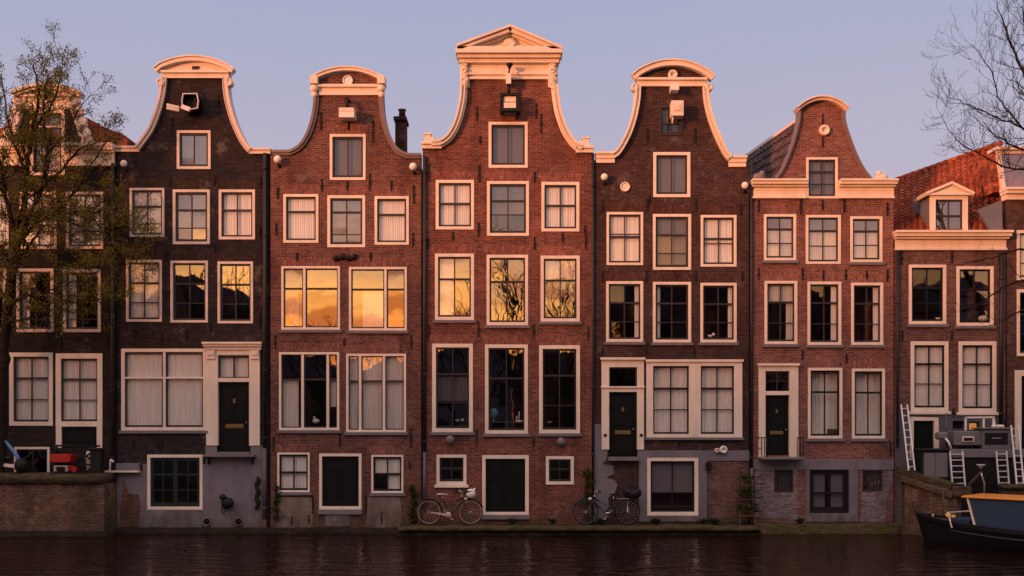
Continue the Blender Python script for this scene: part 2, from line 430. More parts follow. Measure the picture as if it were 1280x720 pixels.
FULL=((0,1,0,1),)
def panel_door(house,yw,x0,y0,x1,y1,panels,mat='door',brass=True,win=False,depth=.10):
    """panelled door leaf between pixel edges"""
    ax,bx,az,bz=X(x0),X(x1),Z(y1),Z(y0); m=MB(); W=bx-ax; H=bz-az; y=yw+depth
    m.box(ax,bx,y,y+.05,az,bz)
    for (u0,u1,t0,t1) in panels:
        a,b,c,d=ax+W*u0,ax+W*u1,bz-H*t1,bz-H*t0
        m.slab([(a,c),(b,c),(b,d),(a,d)],[[(a+.03,c+.03),(b-.03,c+.03),(b-.03,d-.03),(a+.03,d-.03)]],y-.018,y+.004)
        m.box(a+.06,b-.06,y-.010,y+.003,c+.06,d-.06)
    o=m.build('door',M[mat],house,bevel=.006)
    if brass:
        k=MB(); k.box(ax+W*.22,bx-W*.22,y-.022,y-.001,bz-H*.66,bz-H*.60); k.box(ax+W*.3,bx-W*.3,y-.03,y-.02,bz-H*.64,bz-H*.62); k.build('letterbox',M['brass'],o,bevel=.004)
        k=MB(); k.lathe([(.012,0),(.03,-.02),(.034,-.045),(.015,-.06)],(bx-W*.12,y-.02,bz-H*.58),'y',12); k.box(ax+W*.46,ax+W*.54,y-.045,y-.02,bz-H*.30,bz-H*.235); k.build('knob',M['brass'],o)
    return o
def anchors(house,yw,lst):
    for (px,py,L) in lst:
        m=MB(); x=X(px); z=Z(py); h=L/80.0
        m.box(x-.018,x+.018,yw-.035,yw-.003,z-h,z+h); m.box(x-.03,x+.03,yw-.05,yw-.003,z-.03,z+.03)
        m.obox((x,yw-.02,z+h),(.03,0,.012),(0,.012,0),(-.006,0,.02))
        m.build('wall_anchor',M['iron'],house)
def wlamp(house,yw,px,py,r=.15):
    m=MB(); c=(X(px),yw-.20,Z(py)); m.ball(c,r,1,.8,1)
    o=m.build('wall_lamp',M['white'],house)
    k=MB(); k.tube([(c[0]+.02,yw+.01,c[2]-.16),(c[0]+.02,yw-.14,c[2]-.16),(c[0]+.01,yw-.20,c[2]-.10)],.022); k.lathe([(.06,0),(.06,-.03)],(c[0]+.02,yw,c[2]-.16),'y',10)
    k.build('lamp_bracket',M['black'],o)
def disc(house,yw,px,py,r,mat='cream',ring=False,name='gable_disc'):
    m=MB(); c=(X(px),yw,Z(py))
    if ring: m.lathe([(r,.02),(r,-.09),(r*.86,-.13),(r*.55,-.13),(r*.5,-.05),(.002,-.05)],c,'y',24)
    else: m.lathe([(r,.02),(r,-.05),(r*.8,-.08),(r*.78,-.05),(r*.4,-.06),(.002,-.07)],c,'y',24)
    m.build(name,M[mat],house)
def drain(house,px,y0,y1,yw,mat='pipe',r=.05,name='drainpipe'):
    m=MB(); x=X(px); m.tube([(x,yw-.09,Z(y1)),(x,yw-.09,Z(y0))],r,10)
    z=Z(y1)+.3
    while z<Z(y0)-.2: m.lathe([(r+.012,0),(r+.012,.05)],(x,yw-.09,z),'z',10); m.box(x-.03,x+.03,yw-.06,yw+.02,z+.01,z+.04); z+=2.1
    m.build(name,M[mat],house)
def cornice(m,x0,x1,rows,yw,back=.02,e0=.25,e1=.25):
    for (py0,py1,pr) in rows: m.box(X(x0)-pr*e0,X(x1)+pr*e1,yw-pr,yw+back,Z(py1),Z(py0))

def house_base(label,cat,x0,x1,yw,top_py,group=None,depth=8.5):
    return thing('canal_house',label,cat,(X((x0+x1)/2),yw,0),group or 'canal houses in a row')
def shell(house,x0,x1,yw,top_py,levels,mat,base=-.5,depth=8.0):
    m=MB(); a,b=X(x0),X(x1); t=Z(top_py); y0=yw+.3
    m.box(a+.004,a+.25,y0,y0+depth,base,t-.05); m.box(b-.25,b-.004,y0,y0+depth,base,t-.05); m.box(a+.25,b-.25,y0+depth-.25,y0+depth,base,t-.05)
    m.build('side_wall',mat,house)
    m=MB()
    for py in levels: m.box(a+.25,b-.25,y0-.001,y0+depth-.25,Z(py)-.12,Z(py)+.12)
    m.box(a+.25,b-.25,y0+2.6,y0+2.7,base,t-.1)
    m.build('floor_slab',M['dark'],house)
def gable_outline(x0,x1,base_py,L,Rr):
    """L: left curve listed from shoulder up; Rr: right curve from shoulder up"""
    l=[tuple(p) for p in crom(PX(L))]; r=[tuple(p) for p in crom(PX(Rr))]
    return [(X(x0),Z(base_py)),(X(x1),Z(base_py)),(X(x1),r[0][1])]+r+l[::-1]+[(X(x0),l[0][1])]
def prism_roof(house,x0,x1,eave,ridge,yw,mat,cx=None,depth=8.2,ystart=.31):
    m=MB(); cx=X(cx if cx else (x0+x1)/2)
    pr=[(X(x0)+.02,Z(eave)),(X(x1)-.02,Z(eave)),(cx,Z(ridge))]
    m.slab(pr,[],yw+ystart,yw+depth); return m.build('roof',mat,house)
def tile_sheet(c00,c10,c01,c11,tw=.24,rh=.30,amp=.028):
    """pantiles on a quad: c00->c10 along the eave, c00->c01 up the slope"""
    c00,c10,c01,c11=map(Vector,(c00,c10,c01,c11)); W=((c10-c00).length+(c11-c01).length)/2; H=((c01-c00).length+(c11-c10).length)/2
    nx=max(2,int(W/tw)); nr=max(2,int(H/rh)); nrm=(c10-c00).cross(c01-c00).normalized(); sub=6
    if nrm.z<0: nrm=-nrm
    m=MB(); vs=[]; rows=[]
    for r in range(nr):
        for e in (0,1):
            t=(r+e*.999)/nr; row=[]
            for i in range(nx*sub+1):
                s=i/(nx*sub); p=(c00.lerp(c10,s)).lerp(c01.lerp(c11,s),t); ph=i/sub*2*math.pi
                hh=amp*(math.sin(ph)+.35*math.sin(2*ph+.6))+(amp*1.1 if e==0 else 0)+ (hash((r,i//sub))%7-3)*.0022
                vs.append(p+nrm*hh); row.append(len(vs)-1)
            rows.append(row)
    fs=[]
    for r_,(a,b) in enumerate(zip(rows[:-1],rows[1:])):
        for i in range(len(a)-1):
            if (i%sub)==4 or r_%2==1: m.mi[len(fs)]=1  # troughs and row steps coloured darker, for dirt and shade frontal sun leaves out
            fs.append((a[i],a[i+1],b[i+1],b[i]))
    m.add(vs,fs,False)
    G=8; lo=[]
    for e in (.16,.26):
        for a in range(G+1):
            for b in range(G+1): lo.append((c00.lerp(c10,a/G)).lerp(c01.lerp(c11,a/G),b/G)-nrm*e)
    n1=(G+1)**2; fs=[]
    for a in range(G):
        for b in range(G):
            q=(a*(G+1)+b,(a+1)*(G+1)+b,(a+1)*(G+1)+b+1,a*(G+1)+b+1); fs+=[q,tuple(k+n1 for k in q[::-1])]
    ed=[b for b in range(G+1)]+[a*(G+1)+G for a in range(1,G+1)]+[G*(G+1)+b for b in range(G-1,-1,-1)]+[a*(G+1) for a in range(G-1,0,-1)]
    for a,b in zip(ed,ed[1:]+ed[:1]): fs.append((a,b,b+n1,a+n1))
    m.add(lo,fs)
    return m
def arch_pts(xa,ya,xp,yp,xb,yb,n=18,tip=0):
    """segmental bow through three pixel points"""
    out=[]
    for i in range(n+1):
        t=i/n; x=xa+(xb-xa)*t; s=2*t-1
        base=ya+(yb-ya)*t; out.append((x, base-( ( (ya+yb)/2-yp)*(1-abs(s)**2.1)) - (0)))
    return out

# ==================================================================== HOUSE 0 (black, behind the tree)
def house0():
    yw=.0; x0,x1=-170,144
    H=house_base('black painted house at the left edge behind the leafing tree, white bell gable','house',x0,x1,yw,0)
    wins=[(-34,240,11,311),(25,240,71,311),(83,240,129,311),(-38,336,8,415),(21,336,67,415),(79,337,126,415),(-42,441,6,532),(12,441,66,532)]
    dor=(70,442,128,560)
    base=(18,559,62,600)
    gx=[(-100,240,-56,311),(-104,336,-58,415)]
    holes=[hole(*w) for w in wins+gx]+[hole(70,442,128,557),hole(*base),hole(38,137,81,206)]
    out=PX([(x0,670),(x1,670),(x1,206),(113,206),(112,183),(104,165),(97,140),(92,118),(28,118),(23,140),(16,165),(6,183),(4,206),(x0,206)])
    m=MB()
    # the tall hatch opening reaches below the cornice line
    holes[-1]=hole(44,139,75,216)
    m.slab(out,holes,yw,yw+.3); m.build('wall',M['brick0'],H)
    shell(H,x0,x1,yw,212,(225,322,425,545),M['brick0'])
    for i,w in enumerate(wins+gx):
        row=0 if w[1]<300 else (1 if w[1]<400 else 2)
        if row==0: window(H,yw,*w,fw=3.5,v=(.5,),h=(.34,.7),cur=((0,1,0,1),),gl='glass',arch=None,sill=None,frame='cream2')
        elif row==1: window(H,yw,*w,fw=4,v=(.5,),h=(.40,.82),cur=((0,.25,0,1,'curtaing'),),gl='glassd',sill=None,frame='cream2')
        else: window(H,yw,*w,fw=5.5,v=(.5,),h=(.33,.66),cur=FULL,gl='glassd',sill=None,frame='cream',cm='curtaing')
    fo=window(H,yw,70,442,128,533,fw=7,v=(.5,),h=(.33,.66),cur=FULL,gl='glassd',sill=None,cm='curtaing')
    m=MB(); m.slab(PX([(70,560),(77,560),(77,533.5),(121,533.5),(121,560),(128,560),(128,532),(70,532)]),[],yw-.02,yw+.1); m.build('door_frame',M['cream'],H,bevel=.006)
    panel_door(H,yw,77,533,121,558,((.06,.94,.1,.9),),brass=False,depth=.04)
    window(H,yw,*base,fw=3,v=(.5,),h=(.9,),gl='glassd',sill=None)
    # attic hatch: dark top panel, transom, window below
    window(H,yw,38,137,81,219,fw=4.5,v=(.5,),h=(.45,),trans=(.26,),cur=((0,1,0,.24,'blind'),(.3,1,.6,1,'curtaing')),gl='glass',sill=None,frame='cream2')
    # cornice either side of the hatch
    for a,b in ((x0,37),(82,143.5)):
        m=MB(); cornice(m,a,b,((181,185,.30),(185,189,.24),(189,192,.15),(192,205,.06),(205,208,.10)),yw,.02,.1 if a<0 else 0,0 if a<0 else .05); m.build('cornice',M['cream'],H,bevel=.006)
    # gable head
    m=MB(); m.box(X(29),X(91),yw-.06,yw-.002,Z(136.5),Z(121)); m.box(X(27),X(93),yw-.16,yw-.002,Z(122),Z(119.5))
    ap=arch_pts(19,121,61,111,103,121)
    m.mould(PX(ap),((-.10,-.02,yw-.30),(-.021,.06,yw-.22)),yw+.2); m.slab(PX(ap[::-1]+[(27,121.2),(95,121.2)])[::-1],[],yw-.05,yw-.002)
    m.build('pediment',M['cream'],H,bevel=.005)
    # carved claw pieces beside the gable: swirling ribs
    for s in (1,-1):
        cx=60; m=MB()
        for q,(xa,ya) in enumerate(((34,124),(38,136),(42,150),(46,164),(51,176))):
            xx=cx+s*xa
            m.tube([(X(xx+s*(7*math.cos(a*.6))),yw-.09-.02*math.sin(a),Z(ya+8*math.sin(a*.6))) for a in range(0,10)],.05,6)
            m.ball((X(xx+s*3),yw-.06,Z(ya+3)),.13,1,.6,1.2)
        pts=[(cx+s*32,118),(cx+s*35,138),(cx+s*42,160),(cx+s*53,182)]
        m.mould([tuple(p) for p in crom(PX(pts))],((-.13,.13,yw-.05),),yw+.25); m.build('gable_carving',M['cream2'],H)
    prism_roof(H,-120,144,205,130,yw,M['tile'],cx=60)
    # red tiled attic at the right
    a=MB(); a.slab(PX([(95,182),(152,182),(152,166),(143,160),(134,158),(120,152),(104,143),(95,139)])[::-1],[],yw+.5,yw+4); a.build('attic_roof',M['tile'],H)
    drain(H,142,205,585,yw,'piped'); anchors(H,yw,[(72,325,12),(76,428,14),(136,325,12),(134,430,14)])
house0()

# ==================================================================== HOUSE 1
def house1():
    yw=.03; x0,x1=145.5,336
    H=house_base('narrow near-black brick house with cream bow-topped bell gable and pale plinth','house',x0,x1,yw,0)
    L=[(171,185),(178.5,175),(188,161),(195,144),(200,127),(203,110),(204,97)]
    Rr=[(314,188),(306,178),(297,160),(290.5,142),(286,124),(284,108),(284,97)]
    out=gable_outline(x0,x1,670,L,Rr)
    W=[(221,163,263,211),(162,235,205,296),(216,237,262,305),(273.5,237,318.5,299),(157.5,325,202,402),(213,326,259.5,403),(272,327,316,404),(151.5,436,257.5,538)]
    BW=(184,568.5,253,637); D=(270,441,314,568)
    m=MB(); m.slab(out,[hole(*w) for w in W+[BW]]+[hole(272,444,312,566)],yw,yw+.3); m.build('wall',M['brick1'],H)
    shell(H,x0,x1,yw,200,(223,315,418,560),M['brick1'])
    prism_roof(H,x0,x1,208,112,yw,M['slate'],cx=244)
    # gable trim
    for pts,s in ((L,1),(Rr,-1)):
        m=MB(); c=[tuple(p) for p in crom(PX(pts))]
        m.mould(c,((-.05,.02,yw-.17),(.02,.10,yw-.10),(.10,.125,yw-.13)),yw+.32,side=s)
        m.build('gable_trim',M['cream2'],H,bevel=.005)
    for a,b,z in ((144.5,174,184),(312,337.5,186.5)):
        m=MB(); cornice(m,a,b,((z-1,z+1.6,.13),(z+1.6,z+6,.08)),yw,.32); m.build('shoulder_coping',M['cream2'],H,bevel=.005)
    m=MB()
    for px in (202,286.5): m.lathe([(.13,.1),(.13,-.14),(.09,-.18),(.085,-.14),(.03,-.15),(.002,-.15)],(X(px),yw,Z(104)),'y',18)
    m.build('scroll',M['cream'],H)
    m=MB(); cornice(m,204,285.5,((89,92,.16),(92,98,.08)),yw,.3)
    ap=arch_pts(196,86,244,74,292,88); ap=[(195,88.5)]+ap[1:-1]+[(292.5,90)]
    m.slab(PX([(204,91),(284,91)]+[(x,y+2) for x,y in ap[::-1][2:-2]]),[],yw-.04,yw+.3)
    m.mould(PX(ap),((-.07,-.03,yw-.24),(-.031,.09,yw-.20)),yw+.1)
    o=m.build('pediment',M['cream'],H,bevel=.006)
    k=MB(); 
    for i,dx in enumerate((-3,0,3)): k.tube([(X(245+dx)+.03*math.cos(a*.7),yw-.06,Z(86)+.07*math.sin(a*.7)) for a in range(9)],.016,6)
    k.build('relief',M['iron'],o)
    # hoist hood: open six-sided box with dark throat, and a white beam pointing left
    m=MB(); c=P(243,133,0); hx=.27; ring=[(-.22,.26),(.22,.27),(.27,.05),(.24,-.20),(-.12,-.27),(-.25,-.18),(-.26,.05)]
    o_=[(c.x+a,c.z+b) for a,b in ring]; i_=[(c.x+a*.76,c.z+b*.78) for a,b in ring]
    i2=[(c.x+a*.9,c.z+b*.9) for a,b in ring]; m.slab(o_[::-1],[i2],yw-.55,yw-.46); m.obox((c.x-.13,yw-.5,c.z-.19),(.13,0,-.05),(0,.06,0),(.03,0,.06)); o=m.build('hoist_hood',M['white'],H,bevel=.006); m=MB(); m.slab([(c.x+a*.97,c.z+b*.97) for a,b in ring][::-1],[[(c.x+a*.86,c.z+b*.86) for a,b in ring]],yw-.459,yw-.02); m.build('hoist_casing',M['black'],H)
    k=MB(); k.slab([(c.x+a*.8,c.z+b*.8) for a,b in ring][::-1],[],yw-.30,yw-.25); k.tube([(c.x-.02,yw-.3,c.z+.2),(c.x-.04,yw-.32,c.z+.42),(c.x-.06,yw-.2,c.z+.5)],.04); k.build('hoist_pulley',M['black'],o)
    m=MB(); m.bar((X(229),yw-.45,Z(139.5)),(X(214),yw-.50,Z(136.5)),.09,.085); m.bar((X(229),yw-.45,Z(143)),(X(214),yw-.50,Z(140.2)),.09,.085); m.build('hoist_arm',M['cream'],H,bevel=.006)
    window(H,yw,*W[0],fw=3.5,h=(),v=(.5,),gl='glass',cur=((0,1,0,1,'blind'),),frame='cream2',sill=None,sw=.06)
    window(H,yw,*W[1],fw=3,h=(.36,.75),gl='glassm',cur=FULL,frame='cream2',arch='arch1',sill=None)
    window(H,yw,*W[2],fw=3.5,h=(.36,.72),gl='glass',cur=((0,1,0,1,'blind'),),frame='cream2',arch='arch1',sill=None,sw=.065)
    window(H,yw,*W[3],fw=3.5,h=(.40,),gl='glassd',cur=FULL,frame='cream2',arch='arch1',sill=None)
    window(H,yw,*W[4],fw=3.2,h=(.36,.70),gl='glassd',cur=((0,.42,0,1),(.5,1,0,1)),frame='cream2',arch='arch1',sill=None,cm='curtaing')
    window(H,yw,*W[5],fw=3.2,h=(.36,.70),gl='glassm',frame='cream2',arch='arch1',sill=None)
    window(H,yw,*W[6],fw=3.2,h=(.36,.70),gl='glass',frame='cream2',arch='arch1',sill=None)
    window(H,yw,*W[7],fw=4.5,v=(),h=(),mull=(.505,),trans=(.355,),gl='glassd',cur=((0,1,0,1),),cm='curtaing',frame='cream',fan=0)
    bw=window(H,yw,*BW,fw=4,v=(.25,.75),h=(.35,.66),mull=(),gl='glassd',sash='sashg',sill=None,sw=.09)
    k=MB(); k.box(X(218.5)-.07,X(218.5)+.07,yw+.02,yw+.09,Z(633),Z(572)); k.build('shutter_post',M['sashg'],bw)
    # door surround
    m=MB(); m.slab(PX([(258,557),(258,436),(325,436),(325,557),(311.5,557),(311.5,444),(272.5,444),(272.5,557)])[::-1],[],yw-.06,yw+.1)
    m.box(X(271),X(313),yw-.04,yw+.1,Z(477.5),Z(472.5))
    cornice(m,257,326,((428,430.5,.26),(430.5,433.5,.20),(433.5,437.5,.12)),yw)
    for a in (259,313.5): m.box(X(a),X(a+10.5),yw-.11,yw,Z(449),Z(438)); m.box(X(a+1),X(a+9.5),yw-.14,yw,Z(444),Z(439))
    m.build('door_frame',M['cream'],H,bevel=.006)
    d=panel_door(H,yw,272,477.5,312,565,((.08,.47,.04,.57),(.53,.92,.04,.57),(.08,.92,.70,.97)),depth=.10)
    g=MB(); g.slab(PX([(272,473),(312,473),(312,444),(272,444)]),[PX([(274.5,471),(291,471),(291,446.5),(274.5,446.5)]),PX([(293,471),(309.5,471),(309.5,446.5),(293,446.5)])],yw+.03,yw+.07); fo=g.build('fanlight',M['sashd'],H)
    g=MB(); g.add([(X(273),yw+.05,Z(472)),(X(311),yw+.05,Z(472)),(X(311),yw+.05,Z(445)),(X(273),yw+.05,Z(445))],[(0,1,2,3)]); g.build('pane',M['glassd'],fo,fix=False)
    g=MB(); g.box(X(272),X(312),yw+.12,yw+.13,Z(473),Z(444)); g.build('curtain',M['curtaing'],fo)
    # plinth
    jl=[(129.5,668)]+[(129.5,588.5),(178,588.5),(178,580),(257,580),(257,556.8),(327,556.8),(327,668)]
    pl=PX(jl)[::-1]
    patch=PX([(149,668),(175,668),(174,652),(176,634),(174,619),(161,617),(157,604),(153,601),(152,618),(150,640)])
    m=MB(); m.slab(PX([(146,667),(149,667),(150,640),(152,618),(153,601),(157,604),(161,617),(174,619),(176,634),(174,652),(175,667),(328,667),(328,556.8),(313,556.8),(313,567),(271,567),(271,556.8),(257,556.8),(257,580),(253.2,580),(253.2,637.2),(183.8,637.2),(183.8,580),(178,580),(178,588.5),(146,588.5)]),[],yw-.03,yw+.004)
    m.build('plaster_plinth',M['plaster'],H)
    m=MB(); m.slab(patch,[],yw-.008,yw+.01); m.build('bare_brick_patch',M['rubble'],H)
    m=MB(); m.box(X(256),X(320),yw-.34,yw-.031,Z(571),Z(568)); m.box(X(271),X(313),yw-.2,yw+.15,Z(567.9),Z(565)); m.build('door_step',M['concrete'],H,bevel=.01)
    m=MB()
    for a in (260,314.5): m.box(X(a),X(a)+.07,yw-.30,yw-.031,Z(573),Z(571)); m.box(X(a),X(a)+.07,yw-.09,yw-.031,Z(580),Z(573))
    m.build('step_bracket',M['iron'],H)
    for a in (259,298.5):
        m=MB(); m.lathe([(.14,.03),(.14,-.05),(.10,-.06),(.095,.02)],(X(a),yw-.03,Z(652)),'y',16); o=m.build('outlet_pipe',M['plaster'],H)
        m=MB(); m.lathe([(.097,.0),(.097,-.02)],(X(a),yw-.03,Z(652)),'y',16); m.build('outlet_hole',M['black'],o)
    anchors(H,yw,[(214,155,16),(272,126,14),(153,222,13),(212,226,14),(268,226,12),(324,290,14),(325,228,14),(208,315,10),(268,312,10),(324,400,18),(168,418,12),(201,424,14),(232,420,12),(262,410,14),(166,556,10),(201,556,12)])
    wlamp(H,yw,157,206,.11)
    drain(H,331.5,192,560,yw,'piped',.06); drain(H,331,560,648,yw,'pipe',.07)
    m=MB(); m.tube([(X(322)+.04*math.sin(i*1.7),yw-.08,Z(596+i*4)) for i in range(11)],[.05+.03*((i*7)%3)/2 for i in range(11)],6); m.build('downpipe_chain',M['iron'],H)
    m=MB(); m.slab(PX([(316,667),(333,667),(333,640),(328,648),(322,652)]),[],yw-.12,yw-.031); m.build('kerb_stone',M['plasterb'],H)
house1()

# ==================================================================== HOUSE 2
def house2():
    yw=.0; x0,x1=338,526.5
    H=house_base('red-brown brick house with mauve-edged bell gable, second storey with two wide glowing windows','house',x0,x1,yw,0)
    L=[(362,190.5),(374,184),(384,170),(391,150),(394.5,128),(395,108)]
    Rr=[(510,194.5),(497,188),(487,172),(480,150),(477.5,128),(477,108)]
    out=gable_outline(x0,x1,670,L,Rr)
    out2=[]
    top=PX([(477,100)]+[(x,y+3) for x,y in arch_pts(394,99,435,88,479,100)[::-1]][1:-1]+[(395,100)])
    # insert the bow between the two curves
    l=[tuple(p) for p in crom(PX(L))]; r=[tuple(p) for p in crom(PX(Rr))]
    out=[(X(x0),Z(670)),(X(x1),Z(670)),(X(x1),r[0][1])]+r+top+l[::-1]+[(X(x0),l[0][1])]
    W=[(412.5,168,457,225),(354.5,243,398,303.5),(409.5,244.5,456.5,309),(468.5,245.5,511,306),(352,333,425,412),(436.5,334,508.5,413),(349,440.5,424,537.5),(433,442.5,507.5,540),
       (347,566,387,615),(464.5,569,504,616)]
    D=(399,567.5,452,636.5)
    m=MB(); m.slab(out,[hole(*w) for w in W]+[hole(*D)],yw,yw+.3); m.build('wall',M['brick2'],H)
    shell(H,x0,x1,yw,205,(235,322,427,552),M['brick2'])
    prism_roof(H,x0,x1,210,118,yw,M['slate'],cx=436)
    for pts,s,xe in ((L,1,(x0+4,190.5)),(Rr,-1,(x1,194.5))):
        m=MB(); c=[tuple(p) for p in crom(PX(pts))]
        c=[PX([xe])[0]]+c
        m.mould(c,((-.06,.03,yw-.12),(.03,.10,yw-.07)),yw+.32,side=s); m.build('gable_trim',M['mauve'],H,bevel=.005)
    m=MB(); cornice(m,398,474,((106.5,110,.14),(110,119.5,.07)),yw,.02)
    ap=arch_pts(391,99,435,87,481,101)
    m.mould(PX(ap),((-.06,-.02,yw-.20),(-.021,.07,yw-.16)),yw+.1)
    for a in (389,472.5):
        m.box(X(a),X(a+9.5),yw-.26,yw+.3,Z(107),Z(97)); m.ball((X(a+4.7),yw-.12,Z(112)),.13,1,.9,1); m.ball((X(a+4.7),yw-.09,Z(119)),.10,1,.9,1.1)
    m.build('pediment',M['cream'],H,bevel=.005)
    disc(H,yw,435,101,.165,'white')
    # hoist beam
    m=MB(); m.box(X(426.5),X(445.5),yw-.50,yw+.02,Z(152),Z(144)); m.obox((X(436),yw-.27,Z(142)),(.235,0,0),(0,.25,.015),(0,-.01,.055)); o=m.build('hoist_beam',M['white'],H,bevel=.008)
    k=MB(); k.tube([(X(437),yw-.05,Z(128)),(X(434.5),yw-.3,Z(127)),(X(435.5),yw-.34,Z(133)),(X(437),yw-.3,Z(140))],[.05,.07,.06,.04],8); k.build('hoist_hook',M['black'],o); k=MB(); k.tube([(X(435.5),yw-.03,Z(152)),(X(435.5),yw-.03,Z(163))],.02,6); k.build('chain',M['black'],o)
    window(H,yw,*W[0],fw=3.5,h=(),gl='glassd',cur=((0,1,0,1,'blind'),),arch='arch2',sill=None,sw=.06)
    window(H,yw,*W[1],fw=3.5,v=(),h=(.34,),cur=FULL,arch='arch2',sill=None,gl='glassd')
    window(H,yw,*W[2],fw=3.8,h=(.30,.78),gl='glass',arch='arch2',sill=None,sw=.065,cur=((0,1,0,.6,'blind'),))
    window(H,yw,*W[3],fw=3.5,v=(),h=(.36,),cur=FULL,arch='arch2',sill=None,gl='glassd')
    window(H,yw,*W[4],fw=3,v=(),h=(.34,),mull=(.39,),gl='glass',arch='arch2',cy=.32,cur=((0,.22,.3,1,'curtaing'),),sw=.035)
    window(H,yw,*W[5],fw=3,v=(),h=(.34,),mull=(.63,),gl='glass',arch='arch2',cur=((.22,.58,.36,1),),sw=.035)
    window(H,yw,*W[6],fw=3,v=(),h=(.34,),mull=(.39,.81),gl='glassm',arch='arch2',cur=((0,.28,.35,1),(.82,1,.36,.7,'curtaing')),cm='curtaing',sw=.03)
    window(H,yw,*W[7],fw=3,v=(),h=(.34,),mull=(.23,.63),gl='glassm',arch='arch2',cur=FULL,cm='curtaing',sw=.03)
    for w in (W[8],W[9]): window(H,yw,*w,fw=2.4,v=(.5,),h=(.5,),gl='glassd',arch='arch2',cur=FULL if w is W[8] else ((0,1,0,.5),(.5,1,.5,1)),cm='curtaing',sash='black',sw=.05)
    m=MB(); m.slab(PX([(399,637),(452,637),(452,567),(399,567)]),[PX([(402.5,633),(448.5,633),(448.5,570.5),(402.5,570.5)])],yw-.025,yw+.1); m.build('door_frame',M['cream'],H,bevel=.006)
    panel_door(H,yw,402.5,570.5,448.5,633,((.06,.46,.37,.95),(.54,.94,.37,.95),(.06,.94,.05,.31)),brass=False,depth=.06)
    m=MB(); m.box(X(397.5),X(453),yw-.08,yw+.03,Z(643),Z(637.4)); m.build('door_step',M['sill'],H,bevel=.008)
    for q in ([(344,661),(391,661),(391.5,640),(389,622),(346,621.5)],[(457,661),(501,661),(502,640),(500,621),(460,620.5)]):
        m=MB(); m.slab(PX(q),[],yw-.02,yw+.01); m.build('plaster_patch',M['plasterb'],H)
    m=MB(); m.box(X(407),X(437),yw-.03,yw+.01,Z(658),Z(643.4)); m.box(X(424),X(428),yw-.035,yw,Z(656),Z(645)); m.build('stone_plate',M['plaster'],H)
    anchors(H,yw,[(401,152,22),(466,165,26),(382,180,10),(462,228,20),(402,232,14),(434,233,10),(489,233,12),(345,287,14),(347,242,14),(516,300,16),(517,244,22),(371,322,10),(463,322,12),(344,428,16),(342,556,18),(425,550,14),(514,548,22),(345,630,22),(391,632,20),(457,632,22),(365,652,10),(386,650,10),(477,648,14),(512,582,10),(514,428,16),(430,428,8)])
    m=MB(); m.tube([(X(417+i*2.6),yw-.02-.03*(i%2),Z(322+1.2*math.sin(i))) for i in range(12)],[.06+.025*((i*5)%3) for i in range(12)],7); m.build('brick_scar',M['iron'],H)
    wlamp(H,yw,348.5,201,.12); wlamp(H,yw,517,210,.12)
    # chimney
    c=MB(); c.box(X(481)+.2,X(494)+.2,yw+1.2,yw+2.0,Z(230),Z(135)); c.box(X(480)+.18,X(495)+.22,yw+1.12,yw+2.06,Z(137),Z(133)); c.lathe([(.12,0),(.10,.25),(.13,.28),(.13,.32)],(X(489)+.2,yw+1.5,Z(133)),'z',12); c.build('chimney',M['brick4'],H)
    drain(H,531,196,565,yw,'piped',.055); drain(H,531,565,640,yw,'pipe',.055)
house2()

